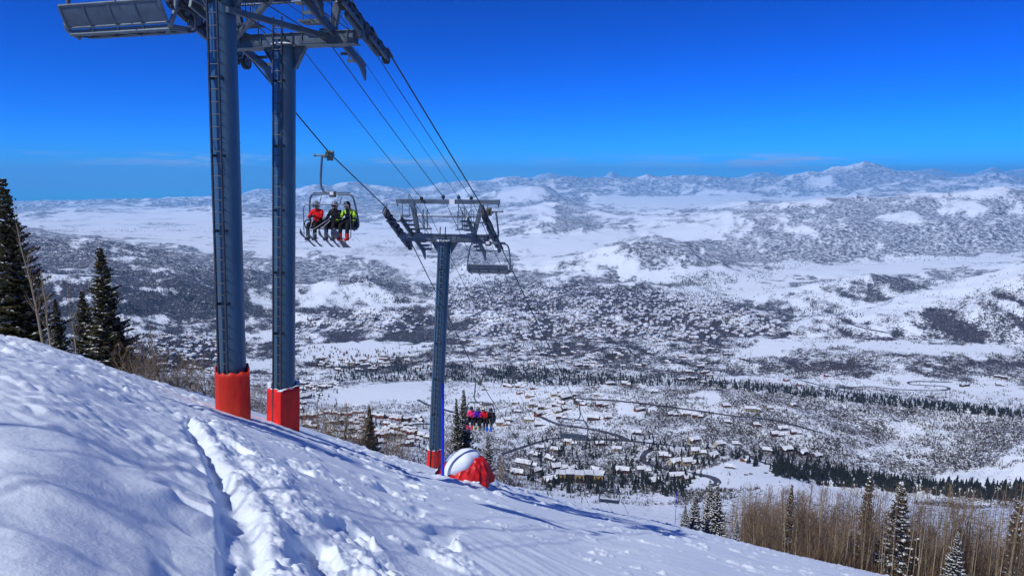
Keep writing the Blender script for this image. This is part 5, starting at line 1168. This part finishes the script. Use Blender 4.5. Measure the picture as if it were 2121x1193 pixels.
def make_house(kind, wall, full=True):
    root = empty('house'); w, r_ = MB(), MB(); win = []
    def wins(x0, x1, y, z, n, hh=1.5):
        for k in range(n): win.append(((x0 + (x1 - x0) * (k + .5) / n, y, z), ((x1 - x0) / n * .5, .25, hh)))
    if kind == 0:
        gable((0, 0), 17, 10, -3, 5.2, 3.0, w, r_); gable((-3.5, -5.5), 1, 1, -3, 1, .1, w, r_, .1); w2 = MB(); 
        w.add([(-7, -8, -3), (-1, -8, -3), (-1, -4, -3), (-7, -4, -3), (-7, -8, 4.6), (-1, -8, 4.6), (-1, -4, 4.6), (-7, -4, 4.6), (-4, -8, 7), (-4, -3, 7)], [(0, 1, 5, 8, 4), (1, 2, 6, 5), (3, 0, 4, 7)])
        for s in (-1, 1): r_.add([(-4 + s * 4, -9, 4.0), (-4, -9, 7.3), (-4, 0, 7.3), (-4 + s * 4, -3, 4.0), (-4 + s * 4, -9, 4.5), (-4, -9, 7.8), (-4, 0, 7.8), (-4 + s * 4, -3, 4.5)], [(4, 5, 6, 7)], 0).add([(-4 + s * 4, -9, 4.0), (-4, -9, 7.3), (-4, -9, 7.8), (-4 + s * 4, -9, 4.5)], [(0, 1, 2, 3)], 1)
        wins(1, 8, -5.1, 3.4, 3); wins(1, 8, -5.1, .6, 3); wins(-6.5, -1.5, -8.1, 3, 2, 2.4); wins(-6.5, -1.5, -8.1, 0, 2)
    elif kind == 1:
        gable((0, 0), 22, 11, -3, 6.0, 3.2, w, r_); gable((14, 2), 9, 8, -3, 3.6, 2.2, w, r_); wins(-10, 10, -5.6, 4.2, 6); wins(-10, 10, -5.6, 1, 6, 1.7)
    elif kind == 2:
        gable((0, 0), 12, 9, -3, 4.2, 3.4, w, r_); wins(-5, 5, -4.6, 2.6, 3)
        gable((7.5, -1), 6, 6, -3, 2.8, 1.6, w, r_, .6)
    elif kind == 3:      # row of town houses
        for k in range(4): gable((-13.5 + 9 * k, (k % 2) * 1.5), 8.6, 10, -3, 6 + (k % 2) * .9, 2.4, w, r_, .5); wins(-17 + 9 * k, -10 + 9 * k, -5.1 + (k % 2) * 1.5, 4.4, 2); wins(-17 + 9 * k, -10 + 9 * k, -5.1 + (k % 2) * 1.5, 1.2, 2)
    elif kind == 4:
        gable((-4, 0), 13, 10, -3, 6.2, 3.6, w, r_); gable((7, -2), 11, 8, -3, 3.8, 2.6, w, r_); wins(-10, 2, -5.1, 4, 3, 2); wins(3, 12, -6.1, 2, 3)
    w.build('walls', wall, root); ro = r_.build('roof', [M_ROOF, M_EAVE], root)
    if full:
        for c_, s in win: b = MB(); b.box(c_, s); b.build('window', M_WIN, root)
        c = MB(); c.box((2, 1.5, 8.6 if kind != 2 else 7.2), (1.2, 1.2, 2.6)); c.box((2, 1.5, 9.95 if kind != 2 else 8.55), (1.5, 1.5, .4), mi=1); c.build('chimney', [M_STONE, M_ROOF], ro)
        d = MB(); d.box((9 if kind != 3 else -8.9, -1 if kind != 3 else -5.2, .2), (.3, 1.4, 2.3) if kind != 3 else (1.2, .3, 2.2)); d.build('door', M_EAVE, root)
    return root
HN = [(60,95),(120,120),(330,110),(415,128),(150,195),(215,215),(320,160),(475,185),(310,240),(335,280),(120,300),(185,330),(610,195),(660,280),(590,130),(665,48),(785,52),(870,230),(1095,262),(1185,260),(1270,270),(1465,200),(1635,228),(1765,215),(1925,195),(1475,310),(1675,330),(1855,360),(1815,400),(1945,385),(190,490),(300,505),(400,455),(600,460),(720,500),(165,540),(265,565),(85,605),(40,665),(165,650),(320,630),(410,635),(590,655),(760,650),(900,645),(260,715),(1040,545),(1120,590),(1220,595),(1245,440),(1275,520),(1375,548),(1420,465),(1530,462),(1600,575),(1485,620),(1745,505),(1885,505),(1990,525),(2090,545),(975,725),(855,388),(20,180),(40,240),(560,290),(975,105),(1015,730),(1130,690),(1200,700)]
cols = ['reddish brown', 'dark brown', 'tan', 'grey', 'dark brown', 'cream', 'reddish brown']
PR = {}
def house(kind, colr, full=True):
    k = (kind, colr, full)
    if k not in PR: PR[k] = make_house(kind, M_WALL[colr], full); return PR[k]
    return copy_tree(PR[k])
rh = random.Random(4); hplaced = []
def put(px, py, kind, colr, label, grp, full=True, sc=1.0, yaw=None):
    p = hit(px, py)
    if p is None: return None
    for q in hplaced:
        if (p.x - q[0]) ** 2 + (p.y - q[1]) ** 2 < (q[2] + 9 * sc) ** 2 * .6: return None
    o = house(kind, colr, full); o.location = (p.x, p.y, p.z + .6); o.rotation_euler = (0, 0, rh.gauss(0, .35) if yaw is None else yaw); o.scale = (sc,) * 3; tag(o, label, 'house', grp); hplaced.append((p.x, p.y, 11 * sc)); return o
ORD = ['first', 'second', 'third', 'fourth', 'fifth', 'sixth', 'seventh', 'eighth', 'ninth', 'tenth', 'eleventh', 'twelfth', 'thirteenth', 'fourteenth', 'fifteenth', 'sixteenth', 'seventeenth']
pos = sorted([(1060 + x / 3.314, 780 + y / 3.314) for x, y in HN], key=lambda q: q[1])
rows = [pos[k::1] for k in (0,)][0]; nb_rows = [rows[i:i + 14] for i in range(0, len(rows), 14)]; rown = ['top row', 'second row', 'middle row', 'fourth row', 'bottom row']
for ri, rw_ in enumerate(nb_rows):
    for ci, (px, py) in enumerate(sorted(rw_)):
        kd = rh.choice([0, 0, 4, 2, 1]); cl_ = rh.choice(cols)
        put(px, py + 2, kd, cl_, '%s chalet, %s from the left in the %s of hillside houses' % (cl_, ORD[ci], rown[min(ri, 4)]), 'chalets on the hillside beyond the piste', True, rh.uniform(.72, 1.0))
for i, (px, py, l) in enumerate([(1713,780,'barn red long house left of the looping driveway'),(1628,789,'barn red house above the conifer belt, left of the long red one'),(1658,799,'low barn red house right above the conifer belt'),(1998,800,'dark brown house inside the bend of the looping driveway'),(2073,783,'dark brown house with a snowy roof at the far right of the open snow'),(2070,799,'grey house below the dark brown one at the far right'),(1503,735,'reddish brown house at the start of the curling road'),(1540,745,'dark brown house on the rise right of the curling road')]):
    put(px, py, rh.choice([1, 3, 4]), l.split(' house')[0].replace(' long', '').replace('low ', '').strip(), l, 'lone houses on the open snow', True, .95)
# the yellow condominium block above the piste
pc = hit(1200, 998); cb = empty('condominium_block', pc, R(-4), 'yellow and dark brown flat roofed condominium block just above the brow of the piste', 'apartment building')
M_YEL = mat('yellow_wall', (.50, .33, .10), .8, vary=.2, vscale=.5)
for k in range(5):
    x = -23 + 11.5 * k; m = MB(); m.box((x, (k % 2) * 2, 4.5), (10.6, 12, 15)); m.build('wall', M_YEL if k % 2 == 0 else M_WALL['dark brown'], cb)
    r_ = MB(); r_.box((x, (k % 2) * 2, 12.5), (12, 13.4, .9)); r_.box((x, (k % 2) * 2, 11.9), (11.6, 13, .3), mi=1); r_.build('roof', [M_ROOF, M_EAVE], cb)
    for z in (2.2, 5.6, 9.0):
        for q in (-2.6, 2.6): b = MB(); b.box((x + q, -6.1 + (k % 2) * 2, z), (2.6, .3, 1.9)); b.build('window', M_WIN, cb)
        b = MB(); b.box((x, -6.9 + (k % 2) * 2, z - 1.5), (8, 1.6, .25)); b.box((x, -7.7 + (k % 2) * 2, z - 1.0), (8, .12, .8)); b.build('balcony', M_WALL['dark brown'], cb)
HREG = [
 ([(610,858),(700,852),(880,868),(890,900),(860,930),(700,915),(620,885)], 46, [3, 3, 4], ['reddish brown', 'dark brown', 'barn red'], 'condominium row with snowy gables in the rows below the towers', 'condominium rows below the towers', .9),
 ([(612,790),(690,782),(700,800),(640,830),(612,850)], 22, [3, 1, 4], ['reddish brown', 'dark brown', 'grey'], 'house beside the golf course right of the second tower', 'houses beside the golf course', .95),
 ([(1000,790),(1180,800),(1180,860),(1060,900),(1000,860)], 18, [0, 1, 4], ['reddish brown', 'tan', 'dark brown'], 'chalet on the rise right of the lower tower', 'chalets right of the lower tower', 1.),
 ([(960,705),(1300,700),(1480,700),(1480,760),(1300,762),(960,755)], 95, [0, 1, 2, 4], cols, 'house in the lower residential streets', 'houses of the lower residential streets', 1.),
 ([(1440,750),(1470,760),(1470,800),(1400,790)], 9, [3, 1], ['reddish brown', 'dark brown'], 'town house in the bend of the curling road', 'town houses by the curling road', 1.),
 ([(640,735),(900,740),(900,765),(640,770)], 22, [1, 4, 3], ['dark brown', 'reddish brown', 'tan'], 'house between the white fields', 'houses between the white fields', 1.05),
 ([(270,695),(450,692),(450,775),(380,770),(270,730)], 60, [1, 2, 4], cols, 'house in the wooded streets left of the nearest tower', 'houses left of the nearest tower', 1.05),
]
for poly, n, kinds, cs, lab, grp, sc in HREG:
    X, Y = in_poly_pts(poly, n * 2, hash(len(lab)) % 999); k = 0
    for px, py in zip(X, Y):
        if k >= n: break
        cl_ = rh.choice(cs)
        if put(px, py, rh.choice(kinds), cl_, cl_ + ' ' + lab, grp + ', ' + cl_, False, sc * rh.uniform(.75, 1.1)): k += 1
# the far town: too many to count, one mass of little gabled blocks
FREG = [([(930,585),(1250,592),(1540,622),(1500,650),(930,650)], 750), ([(960,640),(1560,640),(1640,690),(1500,705),(960,700)], 620), ([(640,650),(880,640),(890,690),(640,690)], 110), ([(300,700),(450,700),(450,760),(330,760)], 40), ([(1040,540),(1060,560),(960,575),(900,560),(960,535)], 90), ([(610,650),(700,655),(640,712),(610,712)], 25), ([(1600,560),(1700,570),(1600,600),(1500,600)], 14), ([(1450,475),(1600,480),(1500,495)], 12), ([(690,455),(800,450),(800,458)], 8)]
fp = np.concatenate([vis_xyz(*in_poly_pts(p, n, 400 + i))[0] for i, (p, n) in enumerate(FREG)])
hg = MB(); hr_ = MB(); gable((0, 0), 1.5, .9, -.3, .45, .22, hg, hr_, .08)
def fan(m): 
    F = []
    for f in m.f:
        for k in range(1, len(f) - 1): F.append((f[0], f[k], f[k + 1]))
    return m.v, F
for j, cl_ in enumerate(['dark brown', 'reddish brown', 'tan', 'grey']):
    sel = fp[j::4]; s_ = 7.5 + 6 * RNG.random(len(sel)); st0 = RNG.bit_generator.state
    mass(sel + [0, 0, 1], s_, fan(hg), 'distant_houses', M_WALL[cl_], cl_ + ' walls of the small far houses of the town', 'houses'); RNG.bit_generator.state = st0
    mass(sel + [0, 0, 1], s_, fan(hr_), 'distant_snowy_roofs', M_ROOF, 'snowy roofs over the %s far houses of the town' % cl_, 'roofs')
# ---- cars on the snowy clearing
M_CAR = [mat('car_paint_%s' % n, c, .3, spec=.6) for n, c in (('black', (.012, .012, .015)), ('navy', (.02, .03, .07)), ('silver', (.35, .36, .38)), ('maroon', (.16, .02, .02)))]
def make_car(pm):
    root = empty('parked_car'); b = MB(); b.box((0, 0, .75), (4.6, 1.85, .7), taper=.97); bevel(b.build('body', pm, root), .12, 3); c = MB(); c.box((-.25, 0, 1.4), (2.9, 1.6, .65), taper=.8); bevel(c.build('cabin', M_WIN, root), .08, 2); s = MB(); s.box((-.25, 0, 1.78), (2.3, 1.3, .14)); s.build('roof_snow', M_ROOF, root)
    for x in (-1.45, 1.45):
        for y in (-.88, .88): k = MB(); k.cyl((x, y, .36), .36, .24, (0, 1, 0), 14); k.build('wheel', M_RUB, root)
    return root
CPRT = [make_car(m) for m in M_CAR]; CARS = [(1586,980),(1596,976),(1618,972),(1641,978),(1655,974),(1668,979),(1680,984),(1692,986),(1700,990),(1712,992),(1606,986),(1545,984),(1555,982),(1630,984),(1733,1002),(1745,1004)]
cl_n = ['black', 'navy', 'silver', 'maroon']; usedc = set()
for i, (px, py) in enumerate(CARS):
    p = hit(px, py); k = i % 4
    if p is None: continue
    o = CPRT[k] if k not in usedc else copy_tree(CPRT[k]); usedc.add(k); o.location = (p.x, p.y, p.z + .1); o.rotation_euler = (0, 0, rh.uniform(-.5, .5)); tag(o, cl_n[k] + ' parked car on the snowy clearing above the aspen wood', 'car', cl_n[k] + ' cars on the snowy clearing')
# ================================================================== LIGHT, SKY, CAMERA
SUN_AZ, SUN_EL = R(50), R(53)                      # sun to the left and a little behind the camera
sdir = Vector((-math.sin(SUN_AZ) * math.cos(SUN_EL), -math.cos(SUN_AZ) * math.cos(SUN_EL), math.sin(SUN_EL)))
sl = bpy.data.lights.new('sun', 'SUN'); sl.energy = 3.2; sl.angle = R(.53); sl.color = (1, .98, .96)
so = bpy.data.objects.new('sun', sl); so.rotation_euler = sdir.to_track_quat('Z', 'Y').to_euler(); COL.objects.link(so)
w = bpy.data.worlds.new('World'); SC.world = w; w.use_nodes = True; nt = w.node_tree; N = nt.nodes; L = nt.links
bg = N['Background']; sky = N.new('ShaderNodeTexSky'); sky.sky_type = 'NISHITA'; sky.sun_disc = False; sky.sun_elevation = SUN_EL
sky.sun_rotation = math.atan2(sdir.x, sdir.y); sky.altitude = 3000; sky.air_density = 1.0; sky.dust_density = .3; sky.ozone_density = 4
tint = N.new('ShaderNodeMix'); tint.data_type = 'RGBA'; tint.blend_type = 'MULTIPLY'; tint.inputs[0].default_value = 1; tint.inputs[7].default_value = SKY_TINT if 'SKY_TINT' in globals() else (.006, .152, .40, 1)
gm = N.new('ShaderNodeGamma'); gm.inputs[1].default_value = 1.8; L.new(sky.outputs[0], gm.inputs[0]); L.new(gm.outputs[0], tint.inputs[6])
# thin cloud streaks low over the far ranges
geo = N.new('ShaderNodeTexCoord'); sp = N.new('ShaderNodeSeparateXYZ'); L.new(geo.outputs['Generated'], sp.inputs[0])
mp = N.new('ShaderNodeMapping'); mp.inputs['Scale'].default_value = (13, 13, 110); L.new(geo.outputs['Generated'], mp.inputs[0])
nz = N.new('ShaderNodeTexNoise'); nz.inputs['Scale'].default_value = 1; nz.inputs['Detail'].default_value = 7; nz.inputs['Roughness'].default_value = .6; L.new(mp.outputs[0], nz.inputs['Vector'])
r1 = N.new('ShaderNodeMapRange'); r1.interpolation_type = 'SMOOTHSTEP'; r1.inputs[1].default_value = .41; r1.inputs[2].default_value = .62; L.new(nz.outputs['Fac'], r1.inputs[0])
r2 = N.new('ShaderNodeMapRange'); r2.interpolation_type = 'SMOOTHSTEP'; r2.inputs[1].default_value = .006; r2.inputs[2].default_value = .016; L.new(sp.outputs['Z'], r2.inputs[0])
r3 = N.new('ShaderNodeMapRange'); r3.interpolation_type = 'SMOOTHSTEP'; r3.inputs[1].default_value = .042; r3.inputs[2].default_value = .026; r3.inputs[3].default_value = 0; r3.inputs[4].default_value = 1; L.new(sp.outputs['Z'], r3.inputs[0])
r3.inputs[1].default_value = .022; r3.inputs[2].default_value = .033; r3.inputs[3].default_value = 1; r3.inputs[4].default_value = 0
def mul(a, b):
    n = N.new('ShaderNodeMath'); n.operation = 'MULTIPLY'; L.new(a, n.inputs[0])
    if isinstance(b, float): n.inputs[1].default_value = b
    else: L.new(b, n.inputs[1])
    return n.outputs[0]
nz2 = N.new('ShaderNodeTexNoise'); nz2.inputs['Scale'].default_value = 4.2; nz2.inputs['Detail'].default_value = 2; L.new(geo.outputs['Generated'], nz2.inputs['Vector'])
r4 = N.new('ShaderNodeMapRange'); r4.interpolation_type = 'SMOOTHSTEP'; r4.inputs[1].default_value = .40; r4.inputs[2].default_value = .58; L.new(nz2.outputs['Fac'], r4.inputs[0])
cf = mul(mul(mul(mul(r4.outputs[0], r1.outputs[0]), r2.outputs[0]), r3.outputs[0]), .95)
cm = N.new('ShaderNodeMix'); cm.data_type = 'RGBA'; L.new(cf, cm.inputs[0]); L.new(tint.outputs[2], cm.inputs[6]); cm.inputs[7].default_value = (4.6, 6.2, 9.5, 1)
L.new(cm.outputs[2], bg.inputs['Color']); bg.inputs['Strength'].default_value = .080
hz = MB().box((0, 47000, -200), (140000, 99000, 2600)).build('haze', [])
hm = bpy.data.materials.new('air'); hm.use_nodes = True; hm.node_tree.nodes.remove(hm.node_tree.nodes['Principled BSDF'])
pv = hm.node_tree.nodes.new('ShaderNodeVolumePrincipled'); pv.inputs['Color'].default_value = (.16, .58, 1, 1); pv.inputs['Density'].default_value = HAZE if 'HAZE' in globals() else 2.4e-5; pv.inputs['Anisotropy'].default_value = .1
hm.node_tree.links.new(pv.outputs[0], hm.node_tree.nodes['Material Output'].inputs['Volume']); hz.data.materials.append(hm); tag(hz, None, None, None, 'stuff')
cam = bpy.data.cameras.new('camera'); cam.sensor_width = 36; cam.lens = 36 * F_PX / 2121; cam.clip_start = .1; cam.clip_end = 200000
co = bpy.data.objects.new('camera', cam); co.location = (0, 0, 0); co.rotation_euler = (R(90) - PITCH, 0, 0); COL.objects.link(co); SC.camera = co
SC.view_settings.view_transform = 'Standard'; SC.view_settings.look = 'None'; SC.view_settings.exposure = .13; SC.view_settings.gamma = 1
SC.cycles.max_bounces = 6; SC.cycles.volume_bounces = 1; SC.cycles.use_denoising = True
